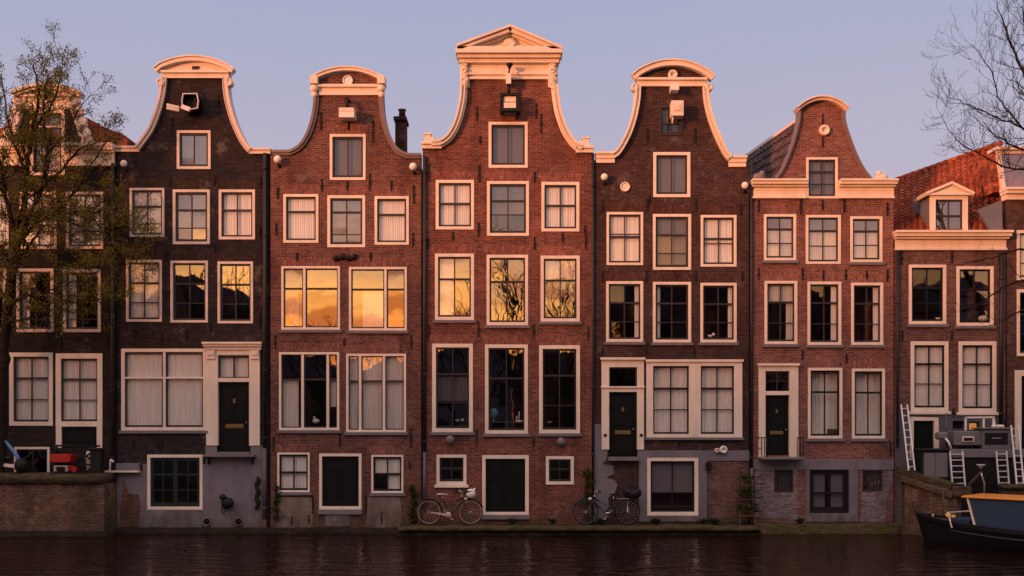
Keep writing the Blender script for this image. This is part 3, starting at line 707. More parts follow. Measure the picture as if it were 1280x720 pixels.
# ==================================================================== HOUSE 3
def house3():
    yw=-.03; x0,x1=528.5,739.5
    H=house_base('tallest red brick house in the middle with triangular carved pediment and cream gable edges','house',x0,x1,yw,0)
    L=[(549,184),(559,178),(570,165),(578,147),(582,127),(583.5,100)]
    Rr=[(722,189),(713,183),(702,168),(694,149),(690,128),(689,100)]
    L2=[(540,178.5),(551,177.5),(562,168),(570,151),(575.5,128),(577,108)]
    R2=[(728,184),(720,180),(709,164),(701,142),(697.5,122),(696,108)]
    out=gable_outline(x0,x1,670,[(546,186)]+L[1:],[(725,190)]+Rr[1:])
    W=[(611,153,659.5,210),(545,225.5,592.5,287),(609,227,661,295),(677,228,724,289.5),(544,317.5,592.5,400),(608.5,319,660,406.5),(676,320,724.5,402),
       (540.5,430,591,540),(606.5,431,659.7,542),(674,432,724.7,541.5),(546,568.5,583,605.5),(682.5,570.5,717,605.5)]
    D=(602.7,569,661,643.5)
    m=MB(); m.slab(out,[hole(*w) for w in W]+[hole(*D)],yw,yw+.33); m.build('wall',M['brick3'],H)
    shell(H,x0,x1,yw,205,(218,306,418,556),M['brick3'])
    prism_roof(H,x0,x1,208,110,yw,M['tile'],cx=636)
    for pts,s,e in ((L2,1,(530,186)),(R2,-1,(739,191))):
        m=MB(); c=[tuple(p) for p in crom(PX(pts))]
        m.mould(c,((-.03,.03,yw-.24),(.03,.09,yw-.15),(.09,.13,yw-.20),(.13,.19,yw-.10)),yw+.35,side=s); m.build('gable_trim',M['cream'],H,bevel=.005)
    for a,b,z in ((529,551,179),(721,740,184)):
        m=MB(); cornice(m,a,b,((z,z+3,.2),(z+3,z+8,.13)),yw,.35)
        c0=(a+6) if a<600 else (b-8); m.box(X(c0-4),X(c0+4),yw-.14,yw+.2,Z(z),Z(z-9)); m.box(X(c0-5),X(c0+5),yw-.17,yw+.22,Z(z-9),Z(z-11)); m.ball((X(c0+(5 if a<600 else -6)),yw-.05,Z(z-3)),.12,1,.8,1); m.build('shoulder_block',M['cream'],H,bevel=.006)
    # frieze, cornice, pediment
    m=MB(); m.box(X(578),X(695),yw-.05,yw+.33,Z(100.5),Z(76)); cornice(m,578,695,((92,95,.12),(97.5,100.4,.10),(76,81,.20),(71.5,76,.30),(66.5,71.5,.42),(62.5,66.5,.36)),yw,.33,.45,.45)
    a,b,ap=(571,62),(703,65),(638,37.5)
    m.slab(PX([(578,66),(696,66),(638,44)]),[],yw-.04,yw+.33)
    for p,q,s in ((a,ap,1),(b,ap,-1)):
        m.mould(PX([p,((p[0]+q[0])/2,(p[1]+q[1])/2),q]),((-.02,.05,yw-.44),(.051,.16,yw-.36),(.161,.22,yw-.20)),yw+.35,side=s)
    m.build('pediment',M['cream'],H,bevel=.006)
    k=MB(); cx,cz=X(637.5),Z(59)
    for i in range(7):
        t=R(18+24*i); k.tube([(cx,yw-.08,cz-.07),(cx+.12*math.cos(t),yw-.16,cz+.12*math.sin(t)),(cx+.22*math.cos(t),yw-.10,cz+.25*math.sin(t))],[.02,.05,.045],7)
    k.ball((cx,yw-.10,cz-.04),.11,1,.8,.8)
    for s in (-1,1):
        for j in range(6):
            k.tube([(cx+s*(.22+.13*j)+.07*math.cos(a_*.75)*(1-j*.1),yw-.09,cz-.05-.012*j+.085*math.sin(a_*.75)*(1-j*.14)) for a_ in range(8)],.026,6)
    k.build('shell_relief',M['cream'],H)
    for a,s in ((581,1),(691,-1)):
        k=MB()
        for j,(zz,rr) in enumerate(((84,.13),(90,.12),(96,.16),(103,.17),(109,.13))):
            k.tube([(X(a)+rr*.7*math.cos(q*.8),yw-.13-.02*(j%2),Z(zz)+rr*.55*math.sin(q*.8)) for q in range(8)],.035,6); k.ball((X(a)+.02*s*(j%2),yw-.09,Z(zz)),rr*.62,1,.9,.7)
        k.box(X(a-6),X(a+6),yw-.06,yw+.3,Z(110),Z(80)); k.build('console_carving',M['cream'],H)
    # hoist beam, lamp and box
    m=MB(); m.box(X(632.5),X(639),yw-.42,yw+.02,Z(110),Z(97)); o=m.build('hoist_beam',M['cream'],H,bevel=.008)
    k=MB(); k.lathe([(.03,0),(.05,.05),(.11,.13),(.11,.17)],(X(637),yw-.36,Z(91)),'z',12); k.tube([(X(636),yw-.36,Z(97)),(X(637),yw-.36,Z(90))],.025); k.build('hoist_lamp',M['black'],o); k=MB(); k.tube([(X(636),yw-.3,Z(110)),(X(636),yw-.3,Z(121))],.05,8); k.build('hoist_hook',M['black'],o)
    m=MB(); m.slab(PX([(625,144),(650.5,144),(650.5,121),(625,121)]),[PX([(629,140.5),(645.5,140.5),(645.5,124.5),(629,124.5)])],yw-.42,yw-.0); m.box(X(630),X(645),yw-.36,yw-.3,Z(149),Z(142)); m.box(X(628),X(647),yw-.2,yw-.15,Z(141),Z(124)); o=m.build('hoist_box',M['black'],H,bevel=.008)
    k=MB(); k.box(X(629.6),X(645),yw-.36,yw-.21,Z(131.6),Z(125)); k.box(X(629.6),X(645),yw-.39,yw-.21,Z(139.6),Z(132.8)); k.build('hoist_box_panel',M['cream'],o,bevel=.006)
    window(H,yw,*W[0],fw=3.8,h=(),gl='glassd',cur=((0,1,0,1,'blind'),),sill=None,sw=.06)
    A='arch3'
    window(H,yw,*W[1],fw=4,h=(.47,),cur=FULL,arch=A,sill=None,gl='glassd'); window(H,yw,*W[2],fw=3.8,h=(.34,.62),gl='glassm',cur=((0,1,.0,.63,'blind'),),arch=A,sill=None,sw=.065); window(H,yw,*W[3],fw=4,h=(.47,),cur=FULL,arch=A,sill=None,gl='glassd')
    window(H,yw,*W[4],fw=4.2,h=(.37,),arch=A,gl='glass',cur=((0,.45,0,1),)); window(H,yw,*W[5],fw=4,h=(.37,),arch=A,gl='glass'); window(H,yw,*W[6],fw=4.2,h=(.36,),cur=((0,1,0,.36),),arch=A,gl='glass')
    window(H,yw,*W[7],fw=5,h=(.33,.68),arch=A,gl='glassm',cur=((0,1,.36,.66,'blind'),)); window(H,yw,*W[8],fw=4.6,h=(.37,.9),arch=A,gl='glassm'); window(H,yw,*W[9],fw=4.8,h=(.33,.70),arch=A,gl='glassm')
    window(H,yw,*W[10],fw=4,v=(.5,),h=(.45,),arch=A,gl='glassd',sill='cream'); window(H,yw,*W[11],fw=4,v=(.5,),h=(.45,),arch=A,gl='glassd',sill=None)
    m=MB(); m.slab(PX([(602.7,643.5),(661,643.5),(661,569),(602.7,569)]),[PX([(607,640),(656.5,640),(656.5,573.5),(607,573.5)])],yw-.025,yw+.1); m.build('door_frame',M['cream'],H,bevel=.006)
    panel_door(H,yw,607,573.5,656.5,640,((.07,.47,.39,.93),(.53,.93,.39,.93),(.07,.47,.06,.34),(.53,.93,.06,.34)),brass=False,depth=.06)
    m=MB(); m.box(X(601),X(662),yw-.10,yw+.03,Z(649),Z(643.8)); m.build('door_step',M['sill'],H,bevel=.008)
    anchors(H,yw,[(596,143,16),(670,140,18),(676,155,24),(536,216,18),(600,176,10),(599,218,20),(668,222,12),(731,288,10),(598,288,16),(535,305,12),(668,305,14),(732,303,18),(566,296,10),(598,412,18),(667,414,14),(536,415,14),(735,418,16),(596,548,18),(667,552,12),(532,560,18),(703,298,10)])
    for a in ((563,549.5),(701,552)):
        m=MB(); m.lathe([(.10,.03),(.12,-.05),(.13,-.16),(.10,-.22),(.03,-.24)],(X(a[0]),yw,Z(a[1])),'y',16); m.box(X(a[0]+1),X(a[0]+4),yw-.1,yw,Z(a[1]+6),Z(a[1]+2)); m.build('wall_lamp',M['sill'],H)
    drain(H,741,192,665,yw+.12,'piped',.05)
house3()

# ==================================================================== HOUSE 4
def house4():
    yw=.05; x0,x1=743,936.5
    H=house_base('dark brown brick house with bow-topped cream bell gable and broad cream shopfront window pair','house',x0,x1,yw,0)
    L=[(766,202),(779,190),(790,166),(797,142),(801,120),(802,106)]
    Rr=[(912,206),(902,190),(892,166),(884,142),(878.5,120),(877,106)]
    L2=[(765,193),(772,187),(783,167),(790,146),(794,125),(795,108)]
    R2=[(914,197),(908,189),(898,168),(890,146),(885.5,126),(884,109)]
    l=[tuple(p) for p in crom(PX(L2))]; r=[tuple(p) for p in crom(PX(R2))]
    top=PX([(884,98)]+[(x,y+4) for x,y in arch_pts(793,94,841,78,890,95)[::-1]][1:-1]+[(796,98)])
    out=[(X(x0),Z(670)),(X(x1),Z(670)),(X(x1),Z(206)),(X(914),Z(206))]+r[1:]+top+l[::-1][:-1]+[(X(765),Z(200)),(X(x0),Z(200))]
    W=[(817,190,863,246),(758.6,265,804,331),(816.6,267.5,864,337),(876.4,268.7,920.8,333),(758,351.6,804,427),(816.6,352.4,864,427.7),(876,353.6,921,427.7)]
    BW=(809,572,873,644.5); G=(808,451,928,547)
    holes=[hole(*w) for w in W]+[hole(*BW),hole(761,458,797,571),hole(815,456,863,544),hole(874,456,920,544),hole(825,132,853,168)]
    m=MB(); m.slab(out,holes,yw,yw+.3); m.build('wall',M['brick4'],H)
    shell(H,x0,x1,yw,215,(256,343,438,558),M['brick4'])
    prism_roof(H,x0+3,x1-3,214,112,yw,M['slate'],cx=840)
    for pts,s in ((L2,1),(R2,-1)):
        m=MB(); c=[tuple(p) for p in crom(PX(pts))]
        m.mould(c,((-.03,.03,yw-.2),(.03,.10,yw-.12),(.10,.15,yw-.16)),yw+.32,side=s); m.build('gable_trim',M['cream'],H,bevel=.005)
    for a,b,z in ((746,768,190),(911.5,932,195)):
        m=MB(); cornice(m,a,b,((z,z+3,.16),(z+3,z+8,.10),(z+8,z+13.5,.06)),yw,.3); m.build('shoulder_block',M['cream'],H,bevel=.006)
    m=MB(); cornice(m,797,882,((98,101,.18),(101,108,.09)),yw,.02)
    ap=arch_pts(792,94,841,78,890,95); ap=[(790.5,96.5)]+ap[1:-1]+[(892,97.5)]
    m.mould(PX(ap),((-.06,-.02,yw-.25),(-.021,.13,yw-.20)),yw+.1)
    for px in (793.5,886): m.lathe([(.12,.1),(.12,-.16),(.08,-.2),(.075,-.16),(.002,-.17)],(X(px),yw,Z(110)),'y',16)
    m.build('pediment',M['cream'],H,bevel=.006)
    disc(H,yw,841,93.5,.15,'cream',True); disc(H,yw,781.6,233.4,.155,'cream')
    m=MB(); m.box(X(837),X(847),yw-.40,yw+.02,Z(116.5),Z(108.5)); m.build('hoist_beam',M['white'],H,bevel=.008)
    hw=window(H,yw,824.7,132,853.4,168.7,fw=2.6,v=(.5,),h=(.6,),frame='sashd',gl='glassd',sill=None)
    k=MB(); k.obox((X(844.5),yw-.30,Z(140)),(.19,0,0),(0,.2,0),(0,0,.235)); k.build('hoist_block',M['cream'],H,bevel=.012)
    k=MB(); k.box(X(838.6),X(850),yw-.515,yw-.50,Z(144),Z(134)); k.box(X(841.5),X(847.5),yw-.53,yw-.499,Z(143),Z(136)); k.build('pulley_plate',M['cream2'],H,bevel=.01); k=MB(); k.tube([(X(839),yw-.4,Z(149)),(X(838.5),yw-.4,Z(158))],.03); k.build('pulley_arm',M['cream2'],H)
    window(H,yw,*W[0],fw=4,h=(),gl='glassd',cur=((0,1,0,1,'blind'),),sill=None,sw=.06)
    A='arch4'
    window(H,yw,*W[1],fw=3.2,h=(.46,.40),cur=FULL,arch=A,sill=None,gl='glassd'); window(H,yw,*W[2],fw=3.6,h=(.36,.72),arch=A,sill=None,gl='glassd',sw=.065,cur=((0,1,0,1,'blind'),)); window(H,yw,*W[3],fw=3.4,h=(.45,.55),cur=FULL,arch=A,sill=None,gl='glassd')
    for i,w in enumerate(W[4:]): window(H,yw,*w,fw=3.6,h=(.34,.68),gl='glassd',arch=A,cur=((.86,1,0,1,'curtaing'),) if i!=1 else ((0,.12,0,1,'curtaing'),))
    # shopfront: one cream frame with two windows
    m=MB(); m.slab(hole(*G),[hole(816.5,457.5,861.5,542.5),hole(876,457.5,918,542.5)],yw-.06,yw+.11); cornice(m,808,928,((449.5,452.5,.12),),yw)
    m.box(X(866.5),X(871),yw-.075,yw,Z(544),Z(456)); fr=m.build('window_surround',M['cream'],H,bevel=.006)
    for a,b in ((814,864),(873.5,920.5)): window(H,yw+.02,a,455,b,545,fw=2.5,h=(.33,.64),gl='glassd',cur=FULL,cm='curtaing',sill=None,sash='black')
    m=MB(); m.box(X(806),X(930),yw-.12,yw-.002,Z(550),Z(547.3)); m.build('window_ledge',M['sill'],H,bevel=.006)
    bw=window(H,yw,*BW,fw=5,v=(.5,),h=(.9,),gl='glassd',cur=((0,1,0,.62,'blind'),),sash='black',sill=None)
    # doorway
    m=MB(); m.slab(PX([(752,562),(752,449),(805,449),(805,562),(796.5,562),(796.5,459),(761.5,459),(761.5,562)])[::-1],[],yw-.06,yw+.1); m.box(X(760),X(798),yw-.05,yw+.1,Z(490),Z(483)); cornice(m,752,805,((447,450,.15),(483,485,.1)),yw)
    m.build('door_frame',M['cream'],H,bevel=.006)
    panel_door(H,yw,761.5,490.3,796.5,570,((.1,.9,.03,.52),(.1,.9,.66,.96)),depth=.10)
    g=MB(); g.slab(PX([(761,484),(797,484),(797,458),(761,458)]),[PX([(763.5,482),(794.5,482),(794.5,461),(763.5,461)])],yw+.03,yw+.07); fo=g.build('fanlight',M['sashd'],H)
    g=MB(); g.add([(X(762),yw+.05,Z(483)),(X(796),yw+.05,Z(483)),(X(796),yw+.05,Z(459)),(X(762),yw+.05,Z(459))],[(0,1,2,3)]); g.build('pane',M['glassd'],fo,fix=False)
    g=MB()
    for a in (756.5,801.5): g.lathe([(.05,.01),(.05,-.02),(.025,-.04)],(X(a),yw-.06,Z(544)),'y',12)
    g.build('bell_push',M['iron'],H)
    m=MB(); m.box(X(760),X(798),yw-.22,yw+.15,Z(576),Z(571)); m.build('door_step',M['concrete'],H,bevel=.01)
    # grey render: band, surround of the cellar window, quoins by the door
    m=MB(); m.slab(PX([(799,652),(884,652),(884,576),(937,576),(937,563),(797,563),(797,571),(799,571)]),[hole(*BW)],yw-.03,yw+.004); m.build('plaster_surround',M['plaster'],H)
    q=[(743,652),(758,652),(756,640),(762,634),(760,622),(768,618),(772,606),(768,600),(758,597),(768,592),(766,582),(752,580),(758,576),(760,562.4),(752,562.4),(751,530),(743,530)]
    m=MB(); m.slab(PX(q),[],yw-.025,yw+.004); m.build('quoin_plaster',M['plaster'],H)
    for (a,b,c,d) in ((744,758,548,550),(744,757,570,572),(746,764,588,589.2),(744,768,605,606),(744,760,620,621.2)):
        pass
    m=MB(); m.slab(PX([(885,652),(937,652),(937,577),(885,577)]),[],yw-.006,yw+.004); m.build('rubble_panel',M['brick6'],H)
    m=MB(); m.box(X(882),X(889),yw-.16,yw-.03,Z(587),Z(578)); m.build('meter_box',M['black'],H,bevel=.01)
    disc(H,yw-.03,904,562,.12,'white',True,'vent_ring'); disc(H,yw-.03,896,563,.075,'cream2',True,'vent_ring')
    anchors(H,yw,[(809,170,18),(869,170,18),(753,258,14),(809,256,14),(870,256,14),(926,262,12),(753,345,12),(808,345,12),(870,345,12),(928,346,12),(808,438,12),(868,440,12),(753,440,10),(812,250,10)])
    wlamp(H,yw,755,222.5,.11); wlamp(H,yw,930,233,.11)
    m=MB(); m.box(X(740.5),X(742.3),yw-.02,yw+.2,Z(640),Z(520)); m.build('downpipe_cover',M['pipe'],H)
    drain(H,939,200,585,yw,'piped',.05); drain(H,939.5,585,650,yw,'pipe',.055)
house4()

# ==================================================================== HOUSE 5
def house5():
    yw=.0; x0,x1=941,1117
    H=house_base('lower brown-red brick house with wide cream cornice and small round-headed gable above','house',x0,x1,yw,0)
    L2=[(970,224),(979,211),(988,190),(995,168),(999,150),(999.5,138)]
    R2=[(1089,226),(1078,212),(1068,192),(1059,168),(1054.5,152),(1054,140)]
    l=[tuple(p) for p in crom(PX(L2))]; r=[tuple(p) for p in crom(PX(R2))]
    top=PX([(1053,136)]+[(x,y+3) for x,y in arch_pts(999,134,1028,122,1056,135)[::-1]][1:-1]+[(1001,136)])
    out=[(X(x0),Z(670)),(X(x1),Z(670)),(X(x1),Z(230)),(X(1089),Z(230))]+r+top+l[::-1]+[(X(970),Z(230)),(X(x0),Z(230))]
    W=[(1008,197,1047,248),(955,268,995,325.4),(1007.4,269,1050.8,330),(1063,270.7,1102.8,327.6),(955.8,351.4,996.4,430),(1009.5,352.3,1051.4,431),(1064,353.6,1103.7,431),(1010,460,1052.7,548),(1065,461,1106,548),
       (968,587,991,614.5),(1012,585.6,1060.6,641),(1078,585.6,1102.6,614)]
    m=MB(); m.slab(out,[hole(*w) for w in W]+[hole(956,463,987,569)],yw,yw+.3); m.build('wall',M['brick5'],H)
    shell(H,x0,x1,yw,235,(258,340,446,570),M['brick5'])
    for pts,s in ((L2,1),(R2,-1)):
        m=MB(); c=[tuple(p) for p in crom(PX(pts))]
        m.mould(c,((-.05,.01,yw-.12),(.01,.055,yw-.07)),yw+.32,side=s); m.build('gable_trim',M['mauve'],H,bevel=.005)
    m=MB(); ap=arch_pts(997,136,1028,124,1057,137); ap=[(995.5,137.5)]+ap[1:-1]+[(1058,138.5)]
    m.mould(PX(ap),((-.06,-.01,yw-.26),(-.011,.07,yw-.18)),yw+.33); m.build('pediment',M['cream2'],H,bevel=.005)
    for a,b in ((941,1007.5),(1047.5,1116.5)):
        m=MB(); cornice(m,a,b,((226,228.5,.34),(228.5,232,.28),(232,234.5,.16),(234.5,246,.05),(246,248.5,.10)),yw,.3,.25 if a<1000 else 0,0 if a<1000 else .2); m.build('cornice',M['cream'],H,bevel=.006)
    disc(H,yw,1030,163.5,.17,'cream',True)
    m=MB(); m.tube([(X(1028),yw-.03,Z(142)),(X(1028),yw-.03,Z(156))],.02,6); m.tube([(X(1028),yw-.03,Z(171)),(X(1028),yw-.03,Z(184))],.02,6); m.build('wall_anchor',M['iron'],H)
    for px,s in ((948,1),(1102,-1)):
        m=MB(); m.ball((X(px),yw+.0,Z(222)),.14,1.5,1,1); m.ball((X(px+s*4),yw-.03,Z(218)),.10,1,1,1.1); m.tube([(X(px-s*5),yw,Z(225)),(X(px-s*7),yw,Z(221)),(X(px-s*4),yw,Z(219))],.035,6); m.build('cornice_figure',M['mauve'] if s>0 else M['cream2'],H)
    # roofs
    m=tile_sheet(P(968,238,.42),P(930,245,3.2),P(999,150,.42),P(930,199,4.2),.22,.30,.05); m.build('roof',M['slate'],H)
    m=MB(); m.bar(P(999.5,149,.42),P(930,198,4.2),.14,.10); m.build('roof_verge',M['cream2'],H)
    prism_roof(H,972,1086,238,160,yw,M['slate'],cx=1028)
    A='arch5'
    window(H,yw,*W[0],fw=3,h=(.33,.66),sill=None,gl='glassd',cur=((0,1,0,1,'blind'),))
    for i,w in enumerate(W[1:4]): window(H,yw,*w,fw=3.4,h=(.30,.64),gl='glass',arch=A,sill='sill' if i!=1 else None,cur=((0,1,.3,1,'curtaing'),(0,1,0,.3,'blind')))
    for i,w in enumerate(W[4:7]): window(H,yw,*w,fw=3.6,h=(.32,.68),gl='glassm' if i==0 else 'glassd',arch=A,cur=((0,1,0,.3,'curtaing'),(.75,1,.3,1,'curtaing')) if i==0 else ((.8,1,0,1,'curtaing'),))
    for w in W[7:9]: window(H,yw,*w,fw=3.6,h=(.33,),gl='glassd',arch=A,cur=FULL,sash='black',cy=.32)
    window(H,yw,*W[9],fw=1.4,v=(.2,.4,.6,.8),h=(),frame='sashd',gl='glassd',sill=None,cur=((0,1,0,1,'blind'),),sw=.02)
    window(H,yw,*W[11],fw=1.4,v=(.2,.4,.6,.8),h=(),frame='sashd',gl='glassd',sill=None,cur=((.4,1,0,1,'blind'),),sw=.02)
    window(H,yw,*W[10],fw=2,v=(.5,),h=(.56,),frame='black',sash='black',gl='glassd',sill=None,cur=((.1,.4,.1,.9,'blind'),(.6,.9,.1,.9,'blind')),sw=.09)
    m=MB(); m.slab(PX([(948,574),(948,456),(997.5,456),(997.5,574),(986.5,574),(986.5,464),(956.5,464),(956.5,574)])[::-1],[],yw-.06,yw+.1); m.box(X(955),X(988),yw-.05,yw+.1,Z(494),Z(489)); cornice(m,948,997.5,((454.5,457.5,.14),),yw)
    m.build('door_frame',M['cream'],H,bevel=.006)
    panel_door(H,yw,956.5,494,986.5,568.5,((.1,.9,.04,.5),(.1,.9,.66,.96)),depth=.10)
    g=MB(); g.slab(PX([(956,490),(987,490),(987,464),(956,464)]),[PX([(958,488),(971,488),(971,477),(958,477)]),PX([(972.5,488),(985,488),(985,477),(972.5,477)]),PX([(958,475.8),(971,475.8),(971,466.5),(958,466.5)]),PX([(972.5,475.8),(985,475.8),(985,466.5),(972.5,466.5)])],yw+.03,yw+.07); fo=g.build('fanlight',M['sashd'],H)
    g=MB(); g.add([(X(957),yw+.05,Z(489)),(X(986),yw+.05,Z(489)),(X(986),yw+.05,Z(465)),(X(957),yw+.05,Z(465))],[(0,1,2,3)]); g.build('pane',M['glass'],fo,fix=False)
    m=MB(); m.box(X(947),X(1001),yw-.5,yw+.12,Z(574),Z(571)); o=m.build('balcony',M['concrete'],H,bevel=.01)
    for a,b,e in ((948,955,948),(992,1000,1000)):
        k=MB()
        for px in (a,(a+b)/2,b): k.tube([(X(px),yw-.46,Z(572)),(X(px),yw-.46,Z(547))],.014,6)
        k.tube([(X(a),yw-.46,Z(547)),(X(b),yw-.46,Z(547))],.016,6)
        k.tube([(X(e),yw-.46,Z(547)),(X(e),yw,Z(547))],.016,6); k.tube([(X(e),yw-.46,Z(560)),(X(e),yw,Z(560))],.012,6)
        k.build('railing',M['black'],o)
    m=MB(); m.slab(PX([(941,587),(1117,587),(1117,574.3),(941,574.3)]),[],yw-.035,yw+.004); m.build('plaster_band',M['plaster'],H)
    m=MB(); m.slab(PX([(1007,652),(1072,652),(1072,587.2),(1060.8,587.2),(1060.8,641.2),(1011.8,641.2),(1011.8,587.2),(1007,587.2)]),[],yw-.03,yw+.004); m.build('plaster_surround',M['plaster'],H)
    for q,hl in (([(944,648),(997,650),(997,587.2),(944,587.2)],W[9]),([(1076,652),(1107,652),(1109,620),(1116,600),(1116,587.2),(1076,587.2)],W[11])):
        m=MB(); m.slab(PX(q),[hole(hl[0],max(hl[1],588),hl[2],hl[3])],yw-.012,yw+.004); m.build('painted_brick_panel',M['lilac'],H)
    m=MB()
    for i in range(7): m.box(X(943),X(951+3*(i%2)),yw-.05,yw-.013,Z(596+i*8.5),Z(589.5+i*8.5))
    m.build('quoin',M['lilac'],H,bevel=.01)
    anchors(H,yw,[(948,258,14),(1001,258,20),(1028,257,12),(1055,258,16),(1109,262,16),(948,343,14),(1003,343,14),(1029,345,12),(1057,344,12),(1083,344,10),(1109,345,14),(1003,444,12),(1058,448,10),(1113,562,18)])
house5()

# ==================================================================== HOUSE 6
def house6():
    yw=.02; x0,x1=1118.5,1257.5
    H=house_base('low brick house with red pantile roof and single white dormer behind the ladders','house',x0,x1,yw,0)
    W=[(1136.4,331,1182.8,405),(1196,333,1242,407),(1138.6,427,1185.5,514),(1198.6,427,1245.5,515)]
    B=[(1191,526,1205,536),(1211.5,527,1224.5,538)]
    m=MB(); m.slab(hole(x0,300,x1,670),[hole(*w) for w in W+B]+[hole(1141,524,1170,572)],yw,yw+.3); m.build('wall',M['brick6'],H)
    shell(H,x0,x1,yw,310,(318,417,520),M['brick6'])
    m=MB(); cornice(m,1119.5,1257,((290,293,.40),(293,297,.32),(297,299.5,.2),(299.5,310,.05),(310,313,.10)),yw,.3); m.build('cornice',M['cream'],H,bevel=.006)
    c00,c10,c01,c11=P(1117,291,.12),P(1259,291,.12),P(1118,227,5.0),P(1252,180,2.6)
    m=tile_sheet(c00,c10,c01,c11,.21,.28,.045); ro=m.build('roof',M['tile'],H)
    k=MB()
    for i in range(16):
        a=c01.lerp(c11,i/16); b=c01.lerp(c11,(i+1.05)/16); k.tube([a+Vector((0,0,.03)),b+Vector((0,0,.05))],.085,8)
    k.tube([P(1232,203,2.3),P(1224,244,1.0)],.05,6)
    k.build('ridge_tile',M['tile'],ro)
    m=MB(); m.box(X(1119)+.3,X(1257),yw+.8,yw+6,Z(312),Z(292)+.3); m.build('attic_floor',M['dark'],H)
    # dormer
    d0,d1=1165,1212
    m=MB(); m.slab(hole(1165,241,1212,290),[hole(1171.5,247,1206,289)],yw+.1,yw+.22)
    m.slab(PX([(1161,241.5),(1216,241.5),(1214,238.5),(1190,229),(1163,238.5)]),[],yw+.03,yw+.22)
    for p,s in (((1158,241),1),((1218,241.5),-1)): m.mould(PX([p,((p[0]+1190)/2,(p[1]+228)/2),(1190,228)]),((-.03,.05,yw-.06),(.051,.08,yw-.0)),yw+1.2,side=s)
    m.box(X(1160),X(1217),yw-.02,yw+.2,Z(243.5),Z(241)); d=m.build('dormer',M['cream'],H,bevel=.005)
    k=MB(); k.add([(X(1165)+.02,yw+.22,Z(290)),(X(1165)+.02,yw+.22,Z(242)),(X(1165)+.02,yw+2.2,Z(242)),(X(1165)+.02,yw+1.0,Z(262)),(X(1165)+.1,yw+.22,Z(290)),(X(1165)+.1,yw+.22,Z(242)),(X(1165)+.1,yw+2.2,Z(242)),(X(1165)+.1,yw+1.0,Z(262))],[(0,1,2,3),(7,6,5,4),(0,4,5,1),(1,5,6,2),(2,6,7,3),(3,7,4,0)])
    k.box(X(1211),X(1212)-.01,yw+.22,yw+2.0,Z(290),Z(242)); k.box(X(1165)+.1,X(1211),yw+1.5,yw+2.1,Z(290),Z(242)); k.build('dormer_cheek',M['lead'],d)
    window(H,yw+.12,1170,247,1207,289,fw=1.6,h=(.52,),gl='glass',sill=None,cur=((0,1,0,1,'blind'),))
    A='arch6'
    for i,w in enumerate(W[:2]): window(H,yw,*w,fw=4,h=(.38,.66),gl='glassd' if i==0 else 'glassm',arch=None,sash='black')
    for w in W[2:]: window(H,yw,*w,fw=5,h=(.30,.62),gl='glassd',arch=None,cur=FULL,cm='curtaing',sash='black',sill='cream')
    m=MB(); m.slab(PX([(1137.5,572),(1137.5,521),(1173,522),(1174,572),(1168.5,572),(1167.5,526),(1142,526),(1142,572)])[::-1],[],yw-.04,yw+.1); m.build('door_frame',M['cream'],H,bevel=.006)
    panel_door(H,yw,1142,526,1168,572,((.1,.9,.05,.45),(.1,.9,.52,.95)),brass=False,depth=.08)
    m=MB(); m.slab(PX([(1119,668),(1257,668),(1257,517.5),(1119,517.5)]),[hole(*b) for b in B]+[hole(1139,523,1171,573)],yw-.015,yw+.004); m.build('plaster_base',M['plasterd'],H)
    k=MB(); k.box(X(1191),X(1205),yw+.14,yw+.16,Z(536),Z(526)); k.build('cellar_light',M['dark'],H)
    k=MB(); k.box(X(1213),X(1223),yw+.14,yw+.16,Z(537),Z(529)); k.build('lit_cellar_pane',M['lamp'],H)
    anchors(H,yw,[(1127,322,16),(1190,322,14),(1249,324,12),(1190,420,12),(1128,420,12),(1192,516,10)])
    drain(H,1250,314,530,yw,'piped',.06); drain(H,1121,314,560,yw,'piped',.04)
house6()

